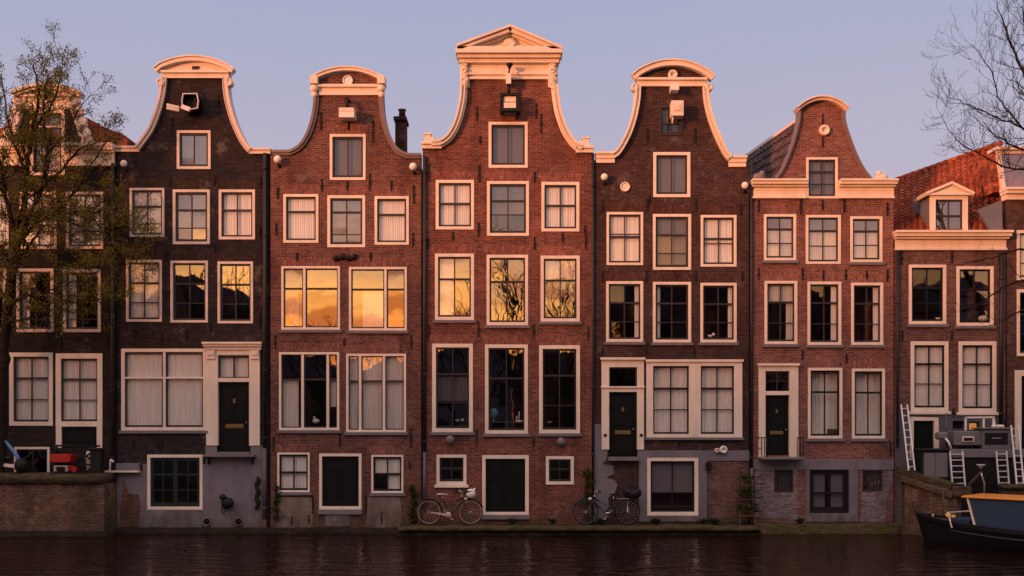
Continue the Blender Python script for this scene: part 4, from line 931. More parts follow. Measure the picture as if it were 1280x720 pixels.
# ==================================================================== HOUSE 7 (cut by the right edge)
def house7():
    yw=.0; x0,x1=1259,1460
    H=house_base('brick house cut off by the right edge with dark glazed attic over a cream ledge','house',x0,x1,yw,0)
    W=[(1271,288,1318,350),(1271,362,1318,445),(1330,288,1376,350),(1330,362,1376,445),(1336,465,1384,555)]
    m=MB(); m.slab(hole(x0,250,x1,670),[hole(*w) for w in W]+[hole(1276,470,1304,575)],yw,yw+.3); m.build('wall',M['brick7'],H)
    shell(H,x0,x1,yw,255,(270,356,455,575),M['brick7'])
    for w in W: window(H,yw,*w,fw=4,h=(.36,.68),gl='glass' if w[1]<300 else 'glassd',cur=FULL if w[1]<300 else ((.5,1,0,1),),cm='curtaing',sill=None)
    m=MB(); cornice(m,1257,1440,((236,239,.30),(239,243,.22),(243,250,.08)),yw,.3); m.build('cornice',M['cream'],H,bevel=.006)
    m=MB(); m.slab(PX([(1258,236),(1460,236),(1460,184),(1251,184)]),[PX([(1263,234),(1300,234),(1300,189),(1257,189)])],yw+.3,yw+.45); cornice(m,1250,1440,((181,185,.2),),yw+.35,.5); m.build('attic_frame',M['cream2'],H)
    k=MB(); k.add([(X(1256),yw+.4,Z(236)),(X(1302),yw+.4,Z(236)),(X(1302),yw+.4,Z(187)),(X(1256),yw+.4,Z(187))],[(0,1,2,3)]); k.build('attic_glass',M['glass'],H,fix=False)
    k=MB(); k.box(X(1250),X(1460),yw+.46,yw+4,Z(236),Z(186)); k.build('attic',M['tile'],H)
    k=MB(); k.slab(PX([(1238,289),(1253,289),(1252,250),(1222,262)]),[],yw-.02,yw+.1) ; k.build('lead_flashing',M['lead'],H)
    m=MB(); m.slab(PX([(1268,580),(1268,463),(1312,463),(1312,580),(1304,580),(1304,470),(1276,470),(1276,580)])[::-1],[],yw-.06,yw+.1); m.build('door_frame',M['cream'],H,bevel=.006)
    panel_door(H,yw,1276,470,1304,578,((.1,.9,.04,.5),(.1,.9,.6,.96)),depth=.08)
    m=MB(); m.box(X(1262),X(1460),yw-.3,yw+.02,Z(600),Z(575)); m.build('stoop',M['concrete'],H)
house7()

# ==================================================================== water, ledges, quays, ground
def water():
    m=MB(); m.add([(-160,-35.2,-.2),(160,-35.2,-.2),(160,.6,-.2),(-160,.6,-.2)],[(0,1,2,3)])
    t=NT('canal_water'); p=t.pos()
    n1=t.n('ShaderNodeTexNoise'); n1.inputs['Scale'].default_value=1; n1.inputs['Detail'].default_value=3; n1.inputs['Distortion'].default_value=.4; t.l(t.scale(p,(.75,2.4,1)),n1.inputs['Vector'])
    n2=t.n('ShaderNodeTexNoise'); n2.inputs['Scale'].default_value=1; n2.inputs['Detail'].default_value=3; t.l(t.scale(p,(2.2,6.5,1)),n2.inputs['Vector'])
    h=t.math('ADD',n1.outputs[0],t.math('MULTIPLY',n2.outputs[0],.30))
    u=t.n('ShaderNodeBump'); u.inputs['Distance'].default_value=.125; t.l(h,u.inputs['Height']); pt=t.noise(t.scale(p,(.16,.4,1)),1,3,.6,.38,.62); t.l(t.math('ADD',t.math('MULTIPLY',pt,.6),.4),u.inputs['Strength'])
    fr_=t.n('ShaderNodeFresnel'); fr_.inputs[0].default_value=1.33; t.l(u.outputs[0],fr_.inputs[1])
    df=t.n('ShaderNodeBsdfDiffuse'); df.inputs[0].default_value=C(.010,.006,.005); gs=t.n('ShaderNodeBsdfGlossy'); gs.inputs[0].default_value=C(.80,.67,.63); gs.inputs['Roughness'].default_value=.03; t.l(u.outputs[0],gs.inputs['Normal'])
    mx=t.n('ShaderNodeMixShader'); t.l(fr_.outputs[0],mx.inputs[0]); t.l(df.outputs[0],mx.inputs[1]); t.l(gs.outputs[0],mx.inputs[2]); t.l(mx.outputs[0],t.out.inputs[0])
    struct(m.build('water',t.m,None,fix=False))
water()
m=MB(); m.box(-160,160,8.3,600,-1.5,1.2); m.box(-160,X(-172),.1,8.4,-1.5,1.2); m.box(X(1462),160,.1,8.4,-1.5,1.2)
struct(m.build('ground',M['cobble']))
m=MB(); m.box(-160,160,-600,-35.2,-1.5,1.6); struct(m.build('street',M['cobble']))
m=MB(); m.box(-160,160,-35.4,0.4,-1.6,-1.5); struct(m.build('canal_bed',M['stoned']))
# base course along the waterline
def ragged(x0,x1,y0,y1,z0,z1,step,amp,seed):
    """stone kerb with an uneven front edge and top"""
    r=random.Random(seed); n=int((x1-x0)/step); m=MB(); vs=[]
    for i in range(n+1):
        x=x0+(x1-x0)*i/n; a=r.uniform(-amp,amp); b=r.uniform(-amp,amp)
        vs+=[(x,y0+a,z0),(x,y0+a*.7,z1+b-.04),(x,y0+.05+a*.7,z1+b),(x,y1,z1+b*.3+.01),(x,y1,z0)]
    fs=[]
    for i in range(n):
        for k in range(5):
            k2=(k+1)%5; fs.append((i*5+k,i*5+k2,(i+1)*5+k2,(i+1)*5+k))
    fs+=[(4,3,2,1,0),tuple((n)*5+k for k in range(5))]
    m.add(vs,fs,True); return m
struct(ragged(X(126),X(503),-.28,.02,-1,-.04,.2,.018,3).build('quay_kerb',M['stoned']))
struct(ragged(X(501),X(942),-1.0,.02,-.06,.075,.22,.03,4).build('quay_ledge',M['moss']))
struct(ragged(X(498),X(944),-.9,.02,-1,-.062,.3,.02,6).build('quay_footing',M['stoned']))
struct(ragged(X(940),X(1122),-.42,.02,-1,.10,.22,.04,5).build('quay_ledge',M['moss']))
# left brick quay with terrace in front of the black house
t_=thing('quay_wall','old brick quay wall with mossy coping below the black house','wall',(X(40),-1.1,-.2))
m=MB(); m.box(X(-170),P(130,600,-1.1).x,-1.1,-.002,-1,1.40); m.build('wall',M['brickquay'],t_)
m=ragged(X(-170),P(130,600,-1.15).x,-1.19,-.003,1.40,1.68,.16,.045,8); m.build('coping',M['moss'],t_)
struct(ragged(X(-170),P(131,600,-1.3).x,-1.32,-1.09,-1,-.05,.3,.02,9).build('quay_kerb',M['stoned']))

# ==================================================================== trees
class Tree:
    def __init__(s,seed,minr=.008): s.r=random.Random(seed); s.wood=MB(); s.tw=MB(); s.lv=MB(); s.tips=[]; s.minr=minr
    def limb(s,pts,r0,r1,n=7):
        pts=crom(pts,5) if len(pts)>2 else [Vector(p) for p in pts]
        m=len(pts); rs=[r0+(r1-r0)*i/(m-1) for i in range(m)]
        for p in pts[1:-1]: p+=Vector((s.r.gauss(0,.02),s.r.gauss(0,.02),s.r.gauss(0,.02)))
        s.wood.tube(pts,rs,n); return pts,rs
    def grow(s,p,d,L,r,depth,leaf,up=.12,spread=.75):
        d=d.normalized(); n=4; pts=[p]; q=Vector(p); dd=Vector(d)
        for i in range(n):
            dd=(dd+Vector((s.r.gauss(0,.22),s.r.gauss(0,.22),s.r.gauss(0,.18)+up*.5))).normalized(); q=q+dd*(L/n); pts.append(Vector(q))
        (s.wood if r>.03 else s.tw).tube(pts,[max(s.minr*.7,r*(1-.55*i/n)) for i in range(n+1)],5 if r>.02 else 3,caps=False)
        if depth==0:
            s.tips.append((pts[-1],dd,leaf)); 
            if leaf and s.r.random()<.8: s.tips.append((pts[2],dd,leaf))
            return
        k=s.r.choice((2,3,3))
        for j in range(k):
            i=s.r.choice((2,3,4)) if j else 4
            ax=Vector((s.r.gauss(0,1),s.r.gauss(0,1),s.r.gauss(0,1)))
            nd=(dd+ax.normalized()*s.r.uniform(.35,spread)).normalized(); nd.z+=up
            s.grow(pts[i],nd,L*s.r.uniform(.62,.85),r*.62,depth-1,leaf,up,spread)
    def twigs(s,pts,rs,every,L,depth,leaf,up=.12,start=.15,spread=.75,bias=None):
        tot=len(pts)
        for i in range(int(tot*start),tot):
            for _ in range(every):
                if s.r.random()<.25: continue
                d=Vector((s.r.gauss(0,1),s.r.gauss(0,.8),s.r.gauss(.2,.8)))
                if bias: d+=Vector(bias)
                t=(pts[min(i+1,tot-1)]-pts[max(i-1,0)]).normalized()
                s.grow(Vector(pts[i]),d.normalized()+t*.7,L*s.r.uniform(.6,1.15),max(s.minr,min(rs[i]*.5,.03)),depth,leaf,up,spread)
    def leaves(s,num,size,sp):
        for p,d,leaf in s.tips:
            if not leaf: continue
            for k in range(num):
                if s.r.random()>leaf: continue
                c=p+Vector((s.r.gauss(0,sp),s.r.gauss(0,sp),s.r.gauss(0,sp)))
                a=Vector((s.r.gauss(0,1),s.r.gauss(0,1),s.r.gauss(0,1))).normalized(); b=a.orthogonal().normalized(); z=size*s.r.uniform(.6,1.4)
                s.lv.add([c-a*z,c+b*z*.5,c+a*z,c-b*z*.5],[(0,1,2,3)])
def PL(lst,Y0=-1): return [P(a,b,c) for a,b,c in lst]
def tree_left():
    base=P(-2,600,-.75)
    root=thing('tree','leafing street tree with fine twigs in front of the black house','tree',(base.x,-.75,1.7))
    T=Tree(11,.007)
    b=(base.x,-.75)
    trunk=[(b[0],b[1],1.6),P(1,540,-.75),P(3,480,-.8),P(5,430,-.9),P(10,380,-1.0),P(17,330,-1.1),P(23,290,-1.2)]
    T.limb(trunk,.19,.13,10)
    limbs=[([P(23,292,-1.2),P(30,250,-1.3),P(33,205,-1.5),P(40,165,-1.6),P(48,120,-1.7),P(42,82,-1.7)],.15,.03,4,1.0),
           ([P(25,290,-1.2),P(38,265,-1.7),P(52,235,-2.0),P(58,190,-2.1),P(54,140,-2.2),P(60,92,-2.3)],.12,.025,4,1.0),
           ([P(20,310,-1.15),P(45,280,-.9),P(75,268,-.9),P(110,262,-1.1),P(135,250,-1.3)],.09,.02,3,1.0),
           ([P(30,283,-1.3),P(60,270,-2.0),P(90,245,-2.4),P(115,205,-2.5),P(140,170,-2.5)],.08,.02,3,.5),
           ([P(14,350,-1.0),P(28,318,-1.6),P(45,295,-2.0),P(62,282,-2.2),P(100,300,-2.2)],.08,.02,3,1.0),
           ([P(22,300,-1.2),P(10,260,-1.5),P(2,215,-1.7),P(-8,160,-1.8),P(-12,110,-1.8)],.12,.03,4,1.0),
           ([P(33,215,-1.5),P(18,180,-1.6),P(8,140,-1.6),P(2,95,-1.6)],.07,.02,3,1.0),
           ([P(52,235,-2.0),P(75,215,-1.6),P(95,190,-1.4),P(118,178,-1.2),P(138,165,-1.1)],.06,.015,3,.45),
           ([P(45,160,-1.6),P(65,130,-1.4),P(76,98,-1.3),P(78,74,-1.2)],.06,.015,3,.9),
           ([P(58,190,-2.1),P(85,165,-2.0),P(96,140,-2.0),P(114,118,-2.0)],.05,.012,2,.35),
           ([P(10,385,-1.0),P(30,370,-1.4),P(60,365,-1.6),P(95,350,-1.7),P(125,338,-1.7)],.06,.015,3,.8),
           ([P(8,400,-1.0),P(28,400,-1.2),P(55,390,-1.3),P(85,385,-1.3)],.05,.012,2,.7),
           ([P(16,330,-1.1),P(-5,300,-1.3),P(-25,270,-1.4)],.09,.02,3,1.0),
           ([P(10,375,-1.0),P(-12,350,-1.0),P(-35,340,-1.0)],.07,.02,3,.9),
           ([P(75,268,-.9),P(100,285,-1.0),P(128,290,-1.1),P(158,285,-1.2),P(172,300,-1.2)],.05,.012,2,.9),
           ([P(110,262,-1.1),P(135,300,-1.2),P(150,325,-1.2),P(168,340,-1.2)],.045,.012,2,.9),
           ([P(60,365,-1.6),P(90,378,-1.6),P(120,372,-1.5),P(145,380,-1.5)],.04,.010,2,.6)]
    for pts,r0,r1,ev,lf in limbs:
        q,rs=T.limb(pts,r0*.72,r1*.7); T.twigs(q,rs,2,.44 if lf>.6 else .36,2,lf*.75,start=.12)
    T.leaves(10,.030,.065)
    T.wood.build('trunk',M['bark'],root,fix=False); T.tw.build('twigs',M['bark'],root,fix=False); T.lv.build('crown',M['leaf'],root,fix=False)
tree_left()
def tree_right():
    root=thing('tree','bare branches of a leafless tree reaching in from the right edge','tree',(P(1400,600,-4).x,-4,.6))
    T=Tree(23,.0045); bx=root.location.x
    T.limb([(bx,-4,.5),P(1398,500,-4),P(1388,400,-4),P(1370,320,-4)],.24,.16,10)
    limbs=[([P(1370,322,-4),P(1340,260,-4),P(1310,180,-4),P(1282,100,-4),P(1262,48,-4),P(1246,6,-4)],.085,.010,1),
           ([P(1310,180,-4),P(1290,130,-3.7),P(1284,70,-3.6),P(1279,10,-3.5)],.045,.012,1),
           ([P(1312,190,-4),P(1278,160,-4.2),P(1252,128,-4.3),P(1236,84,-4.4),P(1215,56,-4.4)],.035,.007,1),
           ([P(1322,215,-4),P(1285,165,-4.2),P(1246,146,-4.4),P(1212,132,-4.5),P(1184,121,-4.6)],.035,.006,1),
           ([P(1335,250,-4),P(1300,215,-4.2),P(1262,210,-4.3),P(1225,193,-4.3),P(1196,175,-4.3),P(1176,143,-4.3)],.04,.006,1),
           ([P(1300,190,-4),P(1275,185,-3.8),P(1248,172,-3.8),P(1228,152,-3.8)],.04,.008,1),
           ([P(1372,330,-4),P(1320,320,-4.2),P(1275,312,-4.3),P(1240,322,-4.3),P(1205,330,-4.3)],.05,.007,1),
           ([P(1374,345,-4),P(1320,350,-4.2),P(1270,352,-4.2),P(1235,372,-4.2),P(1205,392,-4.2)],.05,.007,1),
           ([P(1376,360,-4),P(1330,375,-4),P(1285,385,-4),P(1255,400,-4),P(1225,412,-4)],.04,.006,1)]
    for i,(pts,r0,r1,ev) in enumerate(limbs):
        q,rs=T.limb(pts,r0,r1); T.twigs(q,rs,2 if i<6 else 1,.6 if i<6 else .42,2 if i<6 else 1,.12 if i<6 else 0,up=.15,start=.3,spread=.55)
    T.leaves(2,.028,.05)
    T.wood.build('trunk',M['bark'],root,fix=False); T.tw.build('twigs',M['bark'],root,fix=False); T.lv.build('crown',M['leaf'],root,fix=False)
tree_right()

# ==================================================================== opposite bank: what the panes mirror and what shades the lower storeys
def far_house(i,x0,x1,h,label,mat):
    y=-52; H=thing('opposite_house',label,'house',((x0+x1)/2,y,1.6),'houses on the opposite bank')
    m=MB(); m.box(x0+.02,x1-.02,y-9,y,1.6,h); m.build('wall',mat,H)
    m=MB(); cx=(x0+x1)/2; m.slab([(x0-.1,h+.002),(x1+.1,h+.002),(cx+.8,h+1.6),(cx-.8,h+1.6)],[],y-9,y-.1); m.build('roof',M['slate'],H)
    m=MB(); z=2.6
    while z+1.8<h:
        n=3; w=(x1-x0)/n
        for k in range(n): m.box(x0+w*k+w*.25,x0+w*k+w*.75,y-.01,y+.04,z,z+1.6)
        z+=2.7
    m.build('window',M['dark'],H)
xs=-102; i=0; r=random.Random(5)
kinds=['narrow brown brick house','wide dark brick house','plain red brick house','tall grey plastered house','low painted house']
while xs<70:
    w=r.uniform(6,8.5); c=xs+w/2
    h=r.uniform(12.8,13.8)
    if -19<c<4.5: h=r.uniform(6.9,7.6)+(1.2 if c>-7 else 0)
    elif -27<c<=-19: h=(13.4 if c<-22.5 else 11.6)
    elif c>=4.5: h=r.uniform(13.2,14.2)
    far_house(i,xs,xs+w,h,'%s across the canal, number %s along the mirrored row'%(kinds[i%5],['one','two','three','four','five','six','seven','eight','nine','ten','eleven','twelve','thirteen','fourteen','fifteen','sixteen','seventeen','eighteen','nineteen','twenty','twenty-one','twenty-two','twenty-three','twenty-four','twenty-five','twenty-six'][i]),M[['brick6','brick7','brick2','plasterd','brick4'][i%5]])
    xs+=w; i+=1
def far_tree(x,y,h,seed,label,depth=4):
    root=thing('opposite_tree',label,'tree',(x,y,1.6),'bare trees on the opposite bank'); T=Tree(seed,.014)
    q,rs=T.limb([(x,y,1.5),(x+.1,y,3),(x-.1,y+.1,5)],.26,.18,8)
    for k in range(6):
        a=k*1.05+T.r.random(); T.grow(Vector((x-.1,y+.1,5-.5*T.r.random()*2)),Vector((math.cos(a)*.8,math.sin(a)*.8,1)),(h-5)*.36,.15,depth,.15,.16,.7)
    T.wood.build('trunk',M['bark'],root,fix=False); T.tw.build('crown',M['bark'],root,fix=False)
for k,(x,h,lb) in enumerate(((-27,13.5,'far left of the mirrored row'),(-20.2,15,'left of the wide windows mirror'),(-12.5,10.5,'low one mirrored in the wide windows'),(-3.6,12.5,'mirrored in the left panes of the middle house'),(1.0,17.5,'tallest, mirrored in the middle house'),(6.4,13.5,'mirrored right of the middle house'),(18,13.5,'right of the mirrored row'),(29,12.5,'far right of the mirrored row'))):
    far_tree(x,-43.0-(k%2),h,40+k,'bare tree on the opposite bank, '+lb)

# ==================================================================== bicycles
def bicycle(x,y,z0,s,frame_mat,rim_mat,label,ladies,group='bicycles parked against the house fronts'):
    """s=+1: front wheel to the right. 0,0 under the bottom bracket"""
    root=thing('bicycle',label,'bicycle',(x,y,z0),group)
    wr=.375; rx,fx=-.60,.68; ax=.385
    def q(a,b,dy=0): return (x+s*a,y+dy,z0+b)
    for nm,cx in (('wheel',rx),('wheel',fx)):
        m=MB(); m.tube([q(cx+wr*math.cos(t*math.pi/18),ax+wr*math.sin(t*math.pi/18)) for t in range(36)],.016,8,closed=True); w=m.build(nm,M['rubber'],root,fix=False)
        m=MB(); m.tube([q(cx+(wr-.028)*math.cos(t*math.pi/18),ax+(wr-.028)*math.sin(t*math.pi/18)) for t in range(36)],.010,6,closed=True); m.build('rim',M[rim_mat],w,fix=False)
        m=MB()
        for k in range(18):
            t=k*math.pi/9; sd=.03*(1 if k%2 else -1); m.tube([q(cx+.02*math.cos(t+.6),ax+.02*math.sin(t+.6),sd),q(cx+(wr-.03)*math.cos(t),ax+(wr-.03)*math.sin(t))],.0018,4,caps=False)
        m.lathe([(.025,-.05),(.03,-.04),(.03,.04),(.025,.05)],q(cx,ax),'y',10); m.build('spokes',M['chrome'],w,fix=False)
    m=MB(); bb=(0,.30); st=(-.16,.80); ht=(.42,.86); hb=(.46,.70)
    def t(a,b,r=.017,dy=0,dy2=None): m.tube([q(*a,dy),q(*b,dy if dy2 is None else dy2)],r,8)
    t(bb,st,.019); t(ht,hb,.022); t(bb,hb,.021)
    if ladies: t((-.07,.55),(.43,.80),.016)
    else: t((-.155,.77),(.42,.84),.018)
    for d in(-.05,.05):
        t(bb,(rx,ax),.012,d*.5,d); t(st,(rx,ax),.010,d*.4,d)
        m.tube([q(*hb,d*.6),q(.55,.52,d),q(fx,ax,d)],.013,8)
    m.build('frame',M[frame_mat],root,fix=False)
    for cx,a0,a1 in ((rx,-20,170),(fx,20,165)):
        m=MB(); m.tube([q(cx+(wr+.035)*math.cos(R(a0+(a1-a0)*k/14)),ax+(wr+.035)*math.sin(R(a0+(a1-a0)*k/14))) for k in range(15)],.018,6)
        m.build('mudguard',M['frameb'],root,fix=False)
    m=MB(); m.tube([q(*st),q(-.185,.90)],.013,6); m.add([],[]); sd=m.build('seat_post',M['chrome'],root,fix=False)
    m=MB(); m.ball(q(-.26,.935),.10,1.15,.95,.42); m.ball(q(-.12,.93),.055,2.2,.6,.5); m.build('saddle',M['black' if s<0 else 'framew'],root)
    m=MB(); m.tube([q(*ht),q(.405,.98)],.014,8); m.tube([q(.30,1.03,-.28),q(.36,1.04,-.22),q(.42,.99,-.08),q(.42,.985,0),q(.42,.99,.08),q(.36,1.04,.22),q(.30,1.03,.28)],.013,8); h=m.build('handlebar',M['chrome'],root,fix=False)
    m=MB(); 
    for d in(-.28,.28): m.tube([q(.22,1.02,d),q(.32,1.03,d)],.02,8)
    m.build('grip',M['rubber'],h,fix=False)
    m=MB(); m.slab([(x+s*a,z0+b) for a,b in ((-.56,.365),(-.56,.40),(-.12,.36),(.04,.36),(.10,.30),(.04,.24),(-.12,.28))][::(1 if s>0 else -1)],[],y-.075,y-.045); m.build('chain_guard',M['framew' if s>0 else 'frameb'],root)
    m=MB(); m.lathe([(.09,-.045),(.09,-.035)],q(*bb),'y',18); m.bar(q(0,.3,-.08),q(.12,.18,-.08),.022,.014); m.bar(q(0,.3,.08),q(-.12,.42,.08),.022,.014); m.box(*sorted((q(.07,0)[0],q(.17,0)[0])),y-.15,y-.09,z0+.165,z0+.19); m.box(*sorted((q(-.17,0)[0],q(-.07,0)[0])),y+.09,y+.15,z0+.41,z0+.435); m.build('crank',M['chrome'],root)
    m=MB(); m.ball(q(.55,.79),.055,1.2,1,1); m.build('headlight',M['chrome'],root)
    m=MB(); m.tube([q(-.78,.80,-.06),q(-.25,.80,-.06)],.008,6); m.tube([q(-.78,.80,.06),q(-.25,.80,.06)],.008,6)
    for d in(-.06,.06): m.tube([q(-.62,.80,d),q(rx,ax,d)],.007,6)
    for k in range(4): m.tube([q(-.75+.15*k,.80,-.06),q(-.75+.15*k,.80,.06)],.006,5)
    m.build('rear_rack',M['chrome' if s<0 else 'frameb'],root,fix=False)
    return root
def bx(px,y): return (px-640)*(36+y)/F
b1=bicycle(bx(560.5,-.42),-.42,.09,1,'frameb','framew','bicycle with pale frame and white-wrapped front basket by the cellar window',True)
y=-.42; c=Vector((bx(560.5,y)+.66,y,.09+.98)); m=MB(); m.lathe([(.10,-.16),(.17,.06),(.16,.07),(.0,.04)],c,'z',12); m.build('basket',M['iron'],b1)
m=MB(); m.ball(c+Vector((.03,-.05,-.02)),.15,1,.8,1.0); m.tube([c+Vector((.1,-.02,.05)),c+Vector((.16,0,.15))],[.06,.02],8); m.build('basket_cover',M['white'],b1)
b2=bicycle(bx(760,-.40),-.40,.09,-1,'frameb','pipe','black bicycle under the front door carrying a dark rear bag',True)
m=MB(); cc=Vector((bx(790,-.4),-.42,.09+.95)); m.ball(cc,.26,1.15,.6,.62); m.ball(cc+Vector((-.12,-.03,.06)),.16,1,.8,.8); m.ball(cc+Vector((.14,0,.03)),.17,.9,.8,.9); m.tube([cc+Vector((-.2,0,.08)),cc+Vector((-.1,0,.24)),cc+Vector((.1,0,.22)),cc+Vector((.2,0,.1))],.02,6)
tag(m.build('pannier_bag',M['black']),'lumpy black bag strapped on the black bicycle rack','bag')

# ==================================================================== plants and little things by the water
def shrub(c,r,n,mat,name,seed,sz=.05,flat=1):
    q=random.Random(seed); m=MB(); c=Vector(c)
    for i in range(n):
        d=Vector((q.gauss(0,.5),q.gauss(0,.35),q.gauss(0,.5)*flat)); p=c+d*r; a=Vector((q.gauss(0,1),q.gauss(0,1),q.gauss(0,1))).normalized(); b=a.orthogonal().normalized(); z=sz*q.uniform(.5,1.4)
        m.add([p-a*z,p+b*z*.55,p+a*z,p-b*z*.55],[(0,1,2,3)])
    return m
def climber(px,py0,py1,w,label,seed,n=420,y=-.12):
    c=P(px,(py0+py1)/2,y); root=thing('climbing_plant',label,'plant',(c.x,y,P(px,py1,y).z))
    m=MB(); q=random.Random(seed)
    for k in range(3): m.tube([P(px+q.uniform(-w,w)*.4,py1-(py1-py0)*t/5,y+.03) for t in range(6)],.012,5)
    m.build('stem',M['bark'],root)
    m=MB()
    for k in range(5):
        t=(k+.5)/5; s=shrub(P(px+q.uniform(-w,w)*.5,py0+(py1-py0)*t,y),w/40*(.7+.5*t),n//5,None,'',seed+k,.045); m.add(s.v,s.f)
    m.build('foliage',M['leafg'],root,fix=False)
climber(734,585,652,9,'green climber growing up the wall behind the front wheel of the black bicycle',3)
climber(516,606,655,6,'small weedy climber on the drainpipe left of the pale bicycle',5,300)
climber(346,606,650,5,'sparse ivy in the corner below the left cellar window of the wide-windowed house',8,160)
# plant rack
c=P(933,652,-.3); root=thing('plant_stand','three-tier plant stand with green pots beside the drainpipe','plant stand',(c.x,-.3,.09))
m=MB()
for dx in (-.17,.17):
    m.bar((c.x+dx,-.2,.09),(c.x+dx,-.2,1.55),.03); m.bar((c.x+dx*1.4,-.5,.09),(c.x+dx,-.25,.9),.03)
for z in (.35,.85,1.3): m.box(c.x-.24,c.x+.24,-.5,-.16,z,z+.025)
m.build('rack',M['wood'],root,bevel=.004)
for k,(z,dx) in enumerate(((.375,-.08),(.375,.12),(.875,-.05),(1.325,0))):
    m=MB(); m.lathe([(.07,0),(.10,.16),(.11,.17),(.09,.14)],(c.x+dx,-.36,z),'z',12); p=m.build('pot',M['rubble'],root)
    m=shrub((c.x+dx,-.36,z+.2),.22,130,None,'',60+k,.05,.5); m.build('foliage',M['leafg'],p,fix=False)
m=MB(); m.box(c.x-.12,c.x+.12,-.34,-.31,.5,.83); m.build('panel',M['red'] if False else M['rubble'],root)
for k,(px,py,w) in enumerate(((893,650,.35),(880,652,.3),(1000,652,.2),(752,655,.25),(690,657,.2),(640,657,.18),(820,655,.25))):
    c=P(px,py,-.3); m=MB(); qq=random.Random(80+k); root_=(c.x,-.28,.07); vs=[root_]; fs=[]
    for _ in range(60):
        a_=qq.uniform(0,6.28); L_=w*qq.uniform(.4,1); hh=qq.uniform(.05,.22); p_=Vector((c.x+L_*math.cos(a_),-.28+L_*.5*math.sin(a_),.09+hh)); mid=Vector(root_).lerp(p_,.6)+Vector((qq.gauss(0,.02),qq.gauss(0,.02),.05)); sv=Vector((-math.sin(a_),math.cos(a_),.3))*.022
        n_=len(vs); vs+=[tuple(mid+sv),tuple(p_),tuple(mid-sv)]; fs.append((0,n_,n_+1,n_+2))
    m.add(vs,fs)
    tag(m.build('weed',M['leafg'],None,fix=False),['leafy weed tuft on the ledge below the rubble wall','weed tuft at the foot of the cellar window surround','weed tuft on the stones by the quoins of the cornice house','weed tuft under the black bicycle','weed tuft on the mossy ledge between both bicycles','weed tuft on the ledge below the double cellar door','weed tuft on the ledge below the big cream cellar frame'][k],'weed')
# black figure fixed on the plinth
m=MB(); c=(X(284),-.1,Z(629)); m.ball(c,.17,1,.6,1.1); m.ball((c[0]-.1,-.14,c[2]+.2),.10,1.1,.8,.9); m.ball((c[0]+.12,-.12,c[2]+.02),.12,.9,.8,1.3)
m.tube([(c[0]-.12,-.12,c[2]-.12),(c[0]-.13,-.16,c[2]-.26),(c[0]-.05,-.16,c[2]-.3),(c[0]-.02,-.14,c[2]-.22)],.022,6); m.tube([(c[0]-.16,-.14,c[2]+.26),(c[0]-.2,-.14,c[2]+.18)],.03,6); m.box(c[0]-.06,c[0]+.06,-.1,.0,c[2]-.08,c[2]+.08)
tag(m.build('mooring_ornament',M['black'],None),'black lumpy iron mooring ornament on the blue-grey plinth','ornament')

# window-sill things (seen through the panes)
def item(name,px,py,label,cat,parts,y=.20):
    p=P(px,py,y); root=thing(name,label,cat,(p.x,y,p.z))
    for nm,mat,fn in parts:
        m=MB(); fn(m,p); m.build(nm,M[mat],root)
item('globe_ornament',617,528,'turquoise round ornament on a foot in the tall middle ground-floor window','ornament',(('globe','cyan',lambda m,p:m.ball(p+Vector((0,0,.30)),.14,1,.6,1.1)),('foot','cyan',lambda m,p:m.lathe([(.07,0),(.03,.05),(.03,.15),(.05,.18)],p,'z',12))))
item('candlestick',649,528,'white candle cluster on the sill beside the turquoise ornament','candlestick',(('candle','curtain',lambda m,p:(m.lathe([(.02,.08),(.02,.34)],p,'z',8),m.lathe([(.02,.05),(.02,.2)],p+Vector((-.08,0,0)),'z',8))),('dish','white',lambda m,p:m.ball(p+Vector((0,0,.03)),.10,1.3,.7,.5))))
item('duck_figure',395,529,'small white bird figure in the left wide ground-floor window','ornament',(('body','white',lambda m,p:(m.ball(p+Vector((0,0,.07)),.09,1.3,.8,.8),m.ball(p+Vector((-.05,0,.17)),.045))),))
item('flower_pot',362,404,'pink flowers in a pot behind the glowing window at left','flowers',(('pot','rubble',lambda m,p:m.lathe([(.05,0),(.07,.12),(.06,.11)],p,'z',12)),('bloom','cream2',lambda m,p:[m.ball(p+Vector((.08*math.cos(k*2.4),0,.2+.05*k)),.055) for k in range(6)])),y=.16)
item('swan_figure',1229,402,'white bird figure on the sill in the upper right window above the ladders','ornament',(('body','white',lambda m,p:(m.ball(p+Vector((0,0,.1)),.12,1.3,.8,.8),m.tube([p+Vector((.06,0,.12)),p+Vector((.12,0,.28)),p+Vector((.05,0,.33))],.035,8))),))
item('bowl',1173,400,'small cream bowl on the sill of the left upper window above the ladders','bowl',(('bowl','cream',lambda m,p:m.lathe([(.03,0),(.10,.07),(.09,.07)],p,'z',14)),))
item('bowl',572,527,'pale bowls on the sill of the left tall ground-floor window with grey blind','bowl',(('bowl','cream',lambda m,p:(m.lathe([(.03,0),(.09,.07),(.08,.07)],p,'z',14),m.lathe([(.03,0),(.06,.09),(.05,.09)],p+Vector((.16,0,0)),'z',14))),))
item('bowl',687,529,'pale bowl on the sill of the right tall ground-floor window','bowl',(('bowl','cream',lambda m,p:m.lathe([(.03,0),(.10,.06),(.09,.06)],p,'z',14)),))
item('bowl',888,422,'white bowl in the right dark window of the dark brown house','bowl',(('bowl','white',lambda m,p:(m.lathe([(.03,0),(.10,.08),(.09,.08)],p,'z',14),m.ball(p+Vector((.1,0,.1)),.05))),))
item('cardboard_box',1040,545,'small dark box on the sill behind the curtained window of the cornice house','box',(('box','wood',lambda m,p:m.box(p.x-.14,p.x+.14,p.y-.08,p.y+.05,p.z,p.z+.22)),),y=.16)

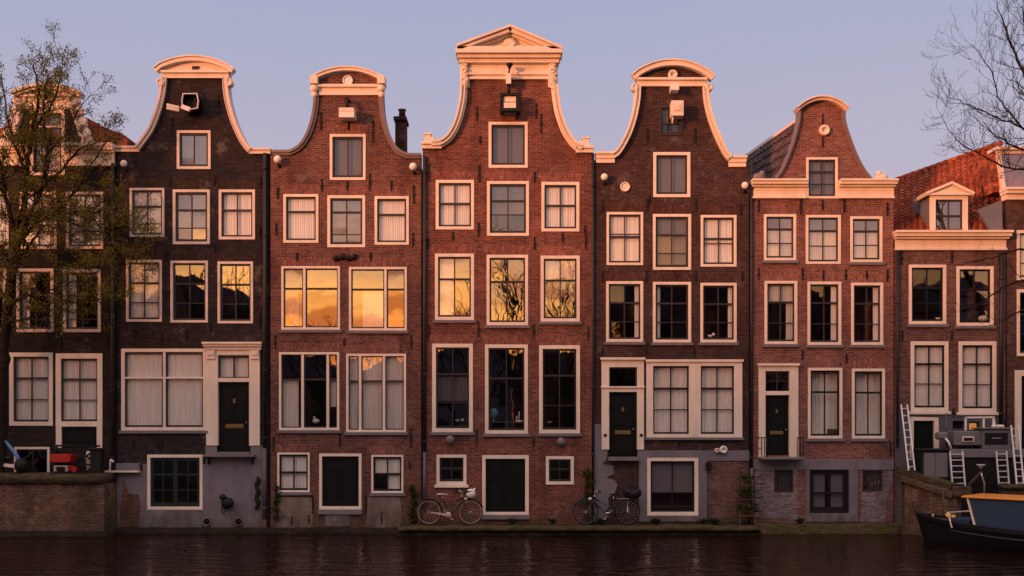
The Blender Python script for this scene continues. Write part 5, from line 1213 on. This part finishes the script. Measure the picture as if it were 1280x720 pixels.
# ==================================================================== left terrace: scooter, cargo bike, post, bin
Y=-.75
def q(px,py,y=Y): return P(px,py,y)
root=thing('scooter','dark scooter with blue front shield at the left edge of the terrace','scooter',(q(14,590).x,Y,1.7))
m=MB(); m.tube([q(3,547),q(12,558),q(22,571),q(27,583)],[.03,.05,.06,.05],8); m.bar(q(1,547),q(7,546),.05); m.build('front_shield',M['blue'],root)
m=MB(); m.ball(q(27,582),.22,1,.8,1.1); m.tube([q(22,573),q(30,574),q(46,562)],[.03,.03,.012],6); m.ball(q(10,573),.12,1.2,.8,.8); m.build('body',M['black'],root)
m=MB(); m.bar(q(-8,580),q(20,583),.10,.10); m.build('footboard',M['cream'],root,bevel=.01)
for px in (28,-24):
    m=MB(); c=q(px,586); m.tube([c+Vector((.17*math.cos(k*.524),0,.17*math.sin(k*.524)+.02)) for k in range(12)],.05,8,closed=True); m.build('wheel',M['rubber'],root,fix=False)
root=thing('cargo_bicycle','black cargo bicycle carrying a bright red crate on the mossy terrace','bicycle',(q(92,590).x,Y,1.7))
m=MB(); a,b=q(67,577.5),q(91,567.5); m.slab([(a.x,a.z),(b.x,a.z),(b.x+.04,b.z),(a.x-.03,b.z)],[],Y-.25,Y+.25); m.build('crate',M['red'],root,bevel=.02)
m=MB(); m.tube([q(66,580),q(128,581)],.025,6); m.tube([q(68,557),q(125,557.5)],.03,6); m.tube([q(96,580),q(117,563)],.03,6); m.tube([q(70,557),q(72,566)],.05,6); m.bar(q(73,563),q(92,563.5),.10,.07); m.tube([q(84,580),q(85,568),q(88,560)],.02,6); m.build('frame',M['black'],root)
m=MB(); a,b=q(72,589),q(89,581.5); m.slab([(a.x,a.z),(b.x,a.z),(b.x,b.z),(a.x,b.z)],[[(a.x+.07,a.z),(b.x-.07,a.z),(b.x-.07,b.z-.04),(a.x+.07,b.z-.04)]],Y-.3,Y-.22); m.build('stand',M['chrome'],root)
m=MB(); c=q(92,586); m.obox(c,(.12,0,-.05),(0,.12,0),(.02,0,.07)); m.build('tail_box',M['red'],root,bevel=.01)
for px in (104,124):
    m=MB(); c=q(px,582); m.tube([c+Vector((.24*math.cos(k*.393),.1,.24*math.sin(k*.393)+.05)) for k in range(16)],.025,6,closed=True); m.build('wheel',M['rubber'],root,fix=False)
root=thing('bollard','short cream post beside the black bin on the terrace','bollard',(q(111,588,-.5).x,-.5,1.7))
m=MB(); c=q(111.5,588,-.5); m.lathe([(.09,0),(.09,.62),(.07,.66)],(c.x,-.5,1.7),'z',14); m.build('post',M['cream'],root); m=MB(); m.lathe([(.105,0),(.105,.04)],(c.x,-.5,2.1),'z',14); m.build('collar',M['cream2'],root)
root=thing('bin','black wheeled bin at the right end of the terrace','bin',(q(121.5,588).x,Y,1.7))
m=MB(); c=q(121.5,588); m.slab([(c.x-.15,1.72),(c.x+.15,1.72),(c.x+.18,2.4),(c.x-.18,2.4)],[],Y-.15,Y+.15); m.build('body',M['black'],root,bevel=.02); m=MB(); m.box(c.x-.2,c.x+.2,Y-.19,Y+.17,2.402,2.45); m.build('lid',M['black'],root,bevel=.015)
# window box at the corner, on the plinth ledge
root=thing('planter_box','small blue-grey box on the white ledge at the corner of the plinth','box',(q(153,588,-.12).x,-.12,Z(588)))
m=MB(); m.box(X(133),X(176),-.22,-.001,Z(590.5),Z(588)); m.build('ledge',M['cream'],root,bevel=.01)
m=MB(); m.box(X(147),X(176),-.18,-.02,Z(587.8),Z(579)); m.build('box',M['plaster'],root,bevel=.01)
m=MB(); m.tube([(X(139),-.12,Z(588)),(X(140),-.12,Z(577)),(X(144),-.12,Z(577))],.035,8); m.ball((X(141),-.12,Z(576)),.06); m.build('tap',M['white'],root)

# ==================================================================== right: wing wall, houseboat, ladders, lamp, launch
root=thing('wing_wall','sloping brick wing wall with mossy timber coping beside the launch','wall',(13,-1.2,-.2))
a0,a1=Vector((X(1119),-.30,0)),Vector((P(1196,612,-1.9).x,-1.9,0))
def wq(t,z): v=a0.lerp(a1,t); return Vector((v.x,v.y,z))
zt0,zt1=1.72,P(1198,615,-1.9).z
m=MB(); th=Vector((.25,.3,0)); pts=[wq(0,-1),wq(1,-1),wq(1,zt1),wq(0,zt0)]
m.add(pts+[p+th for p in pts],[(0,1,2,3),(7,6,5,4),(0,4,5,1),(1,5,6,2),(2,6,7,3),(3,7,4,0)]); m.build('wall',M['brickquay'],root)
m=MB(); m.bar(wq(-.02,zt0+.07)+th*.5,wq(.93,zt1+.14)+th*.5,.42,.17); m.build('coping',M['moss'],root,bevel=.02)
m=MB(); m.bar(wq(.08,zt0-.22)+Vector((-.04,-.05,0)),wq(.95,zt1-.12)+Vector((-.04,-.05,0)),.10,.16); m.build('rubbing_beam',M['wood'],root,bevel=.015)
m=MB(); p=P(1131,600,-.35); m.box(p.x-.14,p.x+.14,-.48,-.2,-1,1.62); m.build('corner_post',M['moss'],root,bevel=.02)
m=MB(); a=P(1194,621,-2.0); b=P(1214,608,-2.0); m.box(a.x,b.x,-2.05,-1.7,a.z,b.z); m.build('end_block',M['wood'],root,bevel=.015)
root=thing('quay_wall','short mossy quay edge behind the launch at the right edge','wall',(16,-1.8,-.2))
m=MB(); a=P(1254,610,-1.9); m.box(a.x,19,-1.9,-1.6,-1,a.z-.02); m.build('wall',M['brickquay'],root); m=ragged(a.x-.04,19,-1.98,-1.55,a.z-.019,a.z+.1,.25,.03,12); m.build('coping',M['moss'],root)
# houseboat
root=thing('houseboat','grey and black houseboat with white rails moored behind the ladders','boat',(15,-.6,-.2))
YB=-.95
m=MB(); a=P(1153,562,YB); b=P(1300,610,YB); m.box(a.x,20,YB,-.13,-.6,a.z-.05); m.box(a.x-.06,20.05,YB-.06,-.12,a.z-.05,a.z+.03); m.build('hull',M['hull'],root,bevel=.02)
def fr(x0,y0,x1,y1,yf,yb,name,mat,parent,bev=.015):
    a=P(x0,y1,yf); b=P(x1,y0,yf); mm=MB(); mm.box(a.x,b.x,yf,yb,a.z,b.z); return mm.build(name,M[mat],parent,bevel=bev)
fr(1155,566,1169,596,YB-.03,YB,'side_panel','greyp',root); fr(1169.4,566,1185,597,YB-.03,YB,'side_panel','greyp',root)
fr(1187,561.5,1296,572,YB-.09,YB-.061,'deck_edge','greyp',root)
w=fr(1193,539,1229,557,YB+.15,-.14,'deckhouse','greyp',root,.03)
o=fr(1203,545.5,1218,552.5,YB+.11,YB+.152,'window','cream2',w,.01); fr(1205,547,1216,551,YB+.10,YB+.112,'pane','dark',o,.0)
w=fr(1229.5,536,1264,562,YB+.05,-.14,'wheelhouse','greyp',root,.03)
o=fr(1231,541,1260,555.5,YB+.02,YB+.052,'window','black',w,.01); fr(1240,547.2,1252,548.2,YB+.005,YB+.021,'wiper','chrome',o,0)
fr(1227,534.5,1266,536.4,YB-.02,-.13,'roof_edge','greyp',root)
m=MB()
for px in (1207,1229.5,1241.5): m.bar(P(px,538,-.45),P(px,521.5,-.45),.05)
m.bar(P(1206,521.8,-.45),P(1243,521.5,-.45),.05); m.bar(P(1242,522,-.45),P(1244.5,536,-.45),.04); m.build('handrail',M['white'],root)
m=MB(); m.tube([P(1183,516,-.4),P(1183,560,-.4)],.025,6); m.build('mast',M['pipe'],root)
m=MB(); m.tube([P(1256,515,-.4),P(1256,538,-.4)],.04,6); m.build('exhaust',M['black'],root)
w=fr(1173,540,1186,549.5,YB+.1,YB+.45,'locker','greyp',root,.05)
m=MB(); m.tube([P(1182,548,YB+.05),P(1186,553,YB-.05),P(1189,561,YB-.05)],.03,8); m.build('hose',M['white'],root)
m=MB()
for px in (1243,1248,1252): m.ball(P(px,533,-.5),.08,1.2,.8,.7)
m.build('coiled_rope',M['cream2'],root)
m=MB(); a=P(1205,573,YB-.03); b=P(1246,606,YB-.03); m.box(a.x,b.x,YB-.02,YB-.001,b.z,a.z); m.build('hold_opening',M['black'],root)
def ladder(p0,p1,w,n,label,yf=-.0):
    """p0 bottom, p1 top (centre line)"""
    root=thing('ladder',label,'ladder',p0,'aluminium ladders around the houseboat'); d=(p1-p0).normalized(); s=Vector((1,0,0)); s=(s-d*s.dot(d)).normalized()*w/2
    for k in(-1,1):
        m=MB(); m.bar(p0+s*k,p1+s*k,.035,.06); m.build('rail',M['alu'],root)
    for i in range(n):
        c=p0.lerp(p1,(i+.5)/n); m=MB(); m.bar(c-s,c+s,.03); m.build('rung',M['alu'],root)
ladder(P(1139.5,588,-.75),P(1130,506,-.12),.19,9,'tall narrow ladder leaning on the drainpipe beside the cellar door')
ladder(P(1198.5,608,YB-.30),P(1195,564,YB-.12),.38,6,'wide short ladder left of the curved lamp on the black hull')
ladder(P(1255,607,YB-.28),P(1251.5,564,YB-.12),.31,6,'short ladder right of the curved lamp on the black hull')
ladder(P(1275.5,608,YB-.7),P(1268,532,YB-.15),.21,9,'tall ladder leaning on the wheelhouse at the right edge')
root=thing('deck_lamp','silver shaded lamp on a bent pole in front of the black hull','lamp',P(1230,622,-1.5))
m=MB(); m.tube([P(1230,625,-1.5),P(1230.5,604,-1.5),P(1228,597,-1.5),P(1226,590,-1.5)],.025,8); m.build('pole',M['chrome'],root)
m=MB(); m.lathe([(.14,.04),(.10,.0),(.03,-.07),(.02,-.10)],P(1226,582,-1.5),'z',14); m.build('shade',M['alu'],root)
m=MB(); m.bar(P(1226,590,-1.5),P(1211,606,-1.5),.05); m.build('boathook',M['wood'],root)

# launch with orange roof
def launch():
    B=Vector((P(1145,643,-2.5).x,-2.5,0)); ax=Vector((.60,-.80,0)).normalized(); sd=Vector((-ax.y*-1,ax.x*-1,0)); sd=Vector((ax.y,-ax.x,0))  # sd points toward the camera side
    L=8.0; root=thing('launch','dark canal launch with orange roof and blue cabin sides, bow by the wing wall','boat',B)
    sec=[]; N=16
    for i in range(N+1):
        t=i/N; hb=.95*(1-(1-min(1,t/.45))**2.2) if t<.45 else .95; hb=max(hb,.015); zs=.32+.26*(1-t)**3; ch=hb*.72
        c=B+ax*(t*L+(0 if i else 0))
        prof=[(hb,zs),(hb+.03,zs-.09),(hb-.005,zs-.11),(hb*.97,zs-.22),(ch,-.22),(ch*.6,-.5)]
        rake=ax*(.35*(1-t)**4)
        ring=[]
        for w,z in prof: ring.append(c+sd*w+Vector((0,0,z))+rake*max(0,(zs-z)))
        for w,z in prof[::-1]: ring.append(c-sd*w+Vector((0,0,z))+rake*max(0,(zs-z)))
        sec.append(ring)
    m=MB(); n=12; vs=[p for r_ in sec for p in r_]; fs=[]
    for i in range(N):
        for k in range(n-1): fs.append((i*n+k,i*n+k+1,(i+1)*n+k+1,(i+1)*n+k))
    fs+=[tuple(range(n)),tuple(N*n+k for k in range(n))]
    m.add(vs,fs,True); m.build('hull',M['hull'],root)
    for side in (0,n-1):
        m=MB(); off=Vector((0,0,.015)); m.tube([sec[i][side]+off for i in range(N+1)],.028,6); m.build('gunwale',M['hull'],root)
    m=MB(); m.tube([(sec[i][3]+sd*.012) for i in range(3,N+1)],.012,6); m.build('rubbing_strip',M['pipe'],root)
    m=MB(); vs=[]; 
    for i in range(0,N+1): vs+=[sec[i][0]*.97+sec[i][n-1]*.03-Vector((0,0,.05)),sec[i][0]*.03+sec[i][n-1]*.97-Vector((0,0,.05))]
    m.add(vs,[(i*2,i*2+1,i*2+3,i*2+2) for i in range(N)]); m.build('deck',M['wood'],root,fix=False)
    def bp(t,s,z): return B+ax*t+sd*s+Vector((0,0,z))
    # cabin
    c0=2.35; m=MB(); zb,zt=.33,1.16
    for s in (1,-1):
        m.add([bp(c0,s*.80,zb),bp(L-.3,s*.80,zb),bp(L-.3,s*.72,zt),bp(c0-.28,s*.72,zt),bp(c0,s*.76,zb),bp(L-.3,s*.76,zb),bp(L-.3,s*.68,zt),bp(c0-.28,s*.68,zt)],[(0,1,2,3),(7,6,5,4),(0,4,5,1),(1,5,6,2),(2,6,7,3),(3,7,4,0)])
    m.add([bp(c0+.02,.76,zb),bp(c0+.02,-.76,zb),bp(c0-.26,-.68,zt),bp(c0-.26,.68,zt)],[(0,1,2,3)])
    m.build('cabin_side',M['navyglass'],root)
    m=MB(); m.add([bp(c0-.45,.80,zt),bp(L-.2,.80,zt),bp(L-.2,-.80,zt),bp(c0-.45,-.80,zt),bp(c0-.42,.76,zt+.06),bp(L-.2,.76,zt+.06),bp(L-.2,-.76,zt+.06),bp(c0-.42,-.76,zt+.06),bp(c0-.3,0,zt+.10),bp(L-.2,0,zt+.10)],[(0,3,2,1),(0,1,5,4),(2,3,7,6),(4,5,9,8),(8,9,6,7),(0,4,8,7,3),(1,2,6,9,5)]); m.build('roof',M['orange'],root,bevel=.02)
    m=MB()
    for s in (1,-1):
        m.bar(bp(c0+.03,s*.81,zb-.02),bp(c0-.27,s*.73,zt),.05,.05); m.bar(bp(c0-.75,s*.70,zb-.02),bp(c0-.9,s*.66,.72),.04,.04)
    m.bar(bp(c0-.9,.66,.72),bp(c0-.9,-.66,.72),.04,.04)
    m.build('windscreen_frame',M['cream'],root,bevel=.006)
    m=MB(); m.box(0,0,0,0,0,0); m=MB(); p=bp(1.6,0,.3); m.obox(p+Vector((0,0,.12)),ax*.35,sd*.38,Vector((0,0,.14))); m.build('foredeck_locker',M['navy'],root,bevel=.03)
    m=MB(); m.tube([bp(.55,0,.45),bp(.55,0,.60)],.03,8); m.tube([bp(.5,-.1,.58),bp(.6,.1,.58)],.02,8); m.build('mooring_post',M['chrome'],root)
    m=MB(); m.ball(bp(1.1,.1,.62),.07); m.ball(bp(1.2,.0,.56),.06); m.build('amber_lantern',M['lamp'],root)
    m=MB(); m.tube([bp(1.15,.05,.4),bp(1.15,.05,.56)],.015,6); m.build('lantern_post',M['black'],root)
launch()
# mooring posts in the dark behind the bow
root=thing('mooring_pole','thin weathered pole standing between wing wall and launch','pole',P(1178,640,-2.3))
m=MB(); m.tube([P(1179,655,-2.3),P(1179,613,-2.3)],.03,8); m.build('pole',M['wood'],root); m=MB(); m.tube([P(1179,633,-2.3),P(1192,632,-2.35)],.02,6); m.build('crossbar',M['wood'],root)

# ==================================================================== sky, sun, camera
SUN_AZ=-48.0; SUN_EL=5.6      # sun stands behind the camera, to the left
sd=Vector((math.sin(R(SUN_AZ))*math.cos(R(SUN_EL)),-math.cos(R(SUN_AZ))*math.cos(R(SUN_EL)),math.sin(R(SUN_EL))))
L=bpy.data.lights.new('sun','SUN'); L.energy=4.0; L.angle=R(5.5); L.color=(1,.33,.12)
so=bpy.data.objects.new('sun',L); col.objects.link(so); so.rotation_euler=sd.to_track_quat('Z','Y').to_euler(); so.location=(0,-20,30)
w=bpy.data.worlds.new('World'); scene.world=w; w.use_nodes=True; t=w.node_tree; t.nodes.clear()
def N(ty,**k):
    x=t.nodes.new(ty)
    for a,b in k.items(): setattr(x,a,b)
    return x
def ml(op,a,b):
    x=N('ShaderNodeMath',operation=op)
    for i,v in ((0,a),(1,b)):
        if isinstance(v,bpy.types.NodeSocket): t.links.new(v,x.inputs[i])
        elif v is not None: x.inputs[i].default_value=v
    return x.outputs[0]
def mapr(v,a,b,c=0,d=1,smooth=True):
    x=N('ShaderNodeMapRange'); x.interpolation_type='SMOOTHSTEP' if smooth else 'LINEAR'; t.links.new(v,x.inputs[0])
    for i,q_ in zip((1,2,3,4),(a,b,c,d)): x.inputs[i].default_value=q_
    return x.outputs[0]
def ramp(v,stops):
    x=N('ShaderNodeValToRGB'); t.links.new(v,x.inputs[0]); e=x.color_ramp.elements
    while len(e)<len(stops): e.new(.5)
    for el,(p_,c_) in zip(e,stops): el.position=p_; el.color=tuple(c_)+(1,)
    return x.outputs[0]
def mixc(f,a,b,mode='MIX'):
    x=N('ShaderNodeMix',data_type='RGBA',blend_type=mode)
    for i,v in ((0,f),(6,a),(7,b)):
        if isinstance(v,bpy.types.NodeSocket): t.links.new(v,x.inputs[i])
        else: x.inputs[i].default_value=v
    return x.outputs[2]
tc=N('ShaderNodeTexCoord').outputs['Generated']; sp=N('ShaderNodeSeparateXYZ'); t.links.new(tc,sp.inputs[0]); zc=ml('MAXIMUM',sp.outputs[2],0.0)
sky=N('ShaderNodeTexSky',sky_type='NISHITA'); sky.sun_disc=False; sky.sun_elevation=R(SUN_EL); sky.sun_rotation=math.atan2(sd.x,sd.y); sky.dust_density=3; sky.ozone_density=3
skc=mixc(1.0,sky.outputs[0],(.06,.06,.06,1),'MULTIPLY')
east=ramp(zc,[(0,(.74,.53,.58)),(.12,(.64,.52,.62)),(.23,(.54,.505,.65)),(.36,(.42,.46,.65)),(.6,(.45,.44,.62)),(1,(.55,.50,.66))])
west=ramp(zc,[(0,(.20,.035,.01)),(.045,(.50,.09,.015)),(.065,(.95,.25,.03)),(.085,(1,.34,.045)),(.125,(1,.43,.10)),(.155,(.40,.21,.13)),(.20,(.20,.14,.13)),(.36,(.14,.115,.14)),(.50,(.88,.62,.53)),(1,(.90,.66,.60))])  # upper stops raised above a natural sky, added fill for the lower facades
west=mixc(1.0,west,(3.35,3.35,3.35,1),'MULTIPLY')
nz=N('ShaderNodeTexNoise'); mp=N('ShaderNodeMapping'); mp.inputs['Scale'].default_value=(3,3,30); t.links.new(tc,mp.inputs[0]); t.links.new(mp.outputs[0],nz.inputs['Vector']); nz.inputs['Scale'].default_value=1.4; nz.inputs['Detail'].default_value=6
cl=mapr(nz.outputs[0],.48,.68,0,.75)
west=mixc(cl,west,mixc(1.0,west,(.34,.16,.12,1),'MULTIPLY'))
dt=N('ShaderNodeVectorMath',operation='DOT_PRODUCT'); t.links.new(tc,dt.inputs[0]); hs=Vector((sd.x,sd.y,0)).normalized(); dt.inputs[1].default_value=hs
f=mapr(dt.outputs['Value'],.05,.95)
dim=ramp(zc,[(0,(.30,.10,.06)),(.09,(.50,.25,.15)),(.2,(.36,.28,.32)),(.36,(.34,.31,.42)),(.55,(1.2,.93,.90)),(1,(1.4,1.08,1.08))])  # high stops carry the same added fill
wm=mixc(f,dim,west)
fy=mapr(sp.outputs[1],-.25,.25)
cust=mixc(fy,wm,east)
nz2=N('ShaderNodeTexNoise'); mp2=N('ShaderNodeMapping'); mp2.inputs['Scale'].default_value=(2,2,9); t.links.new(tc,mp2.inputs[0]); t.links.new(mp2.outputs[0],nz2.inputs['Vector']); nz2.inputs['Scale'].default_value=1.3; nz2.inputs['Detail'].default_value=5
cust=mixc(mapr(nz2.outputs[0],.35,.7,0,.10),cust,(.72,.58,.62,1))
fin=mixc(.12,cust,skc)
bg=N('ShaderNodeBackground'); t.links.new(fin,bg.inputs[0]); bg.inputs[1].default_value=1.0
o=N('ShaderNodeOutputWorld'); t.links.new(bg.outputs[0],o.inputs[0])

cam=bpy.data.cameras.new('camera'); co=bpy.data.objects.new('camera',cam); col.objects.link(co); scene.camera=co
cam.sensor_width=36; cam.lens=F/1280*36; co.location=(0,-CAMD,CAMZ); co.rotation_euler=(R(90),0,0); cam.shift_y=178/1280; cam.clip_end=2000; cam.clip_start=.1
scene.view_settings.view_transform='Standard'; scene.view_settings.look='None'; scene.view_settings.exposure=0; scene.view_settings.gamma=1
scene.render.engine='CYCLES'; scene.cycles.max_bounces=8; scene.cycles.transparent_max_bounces=16
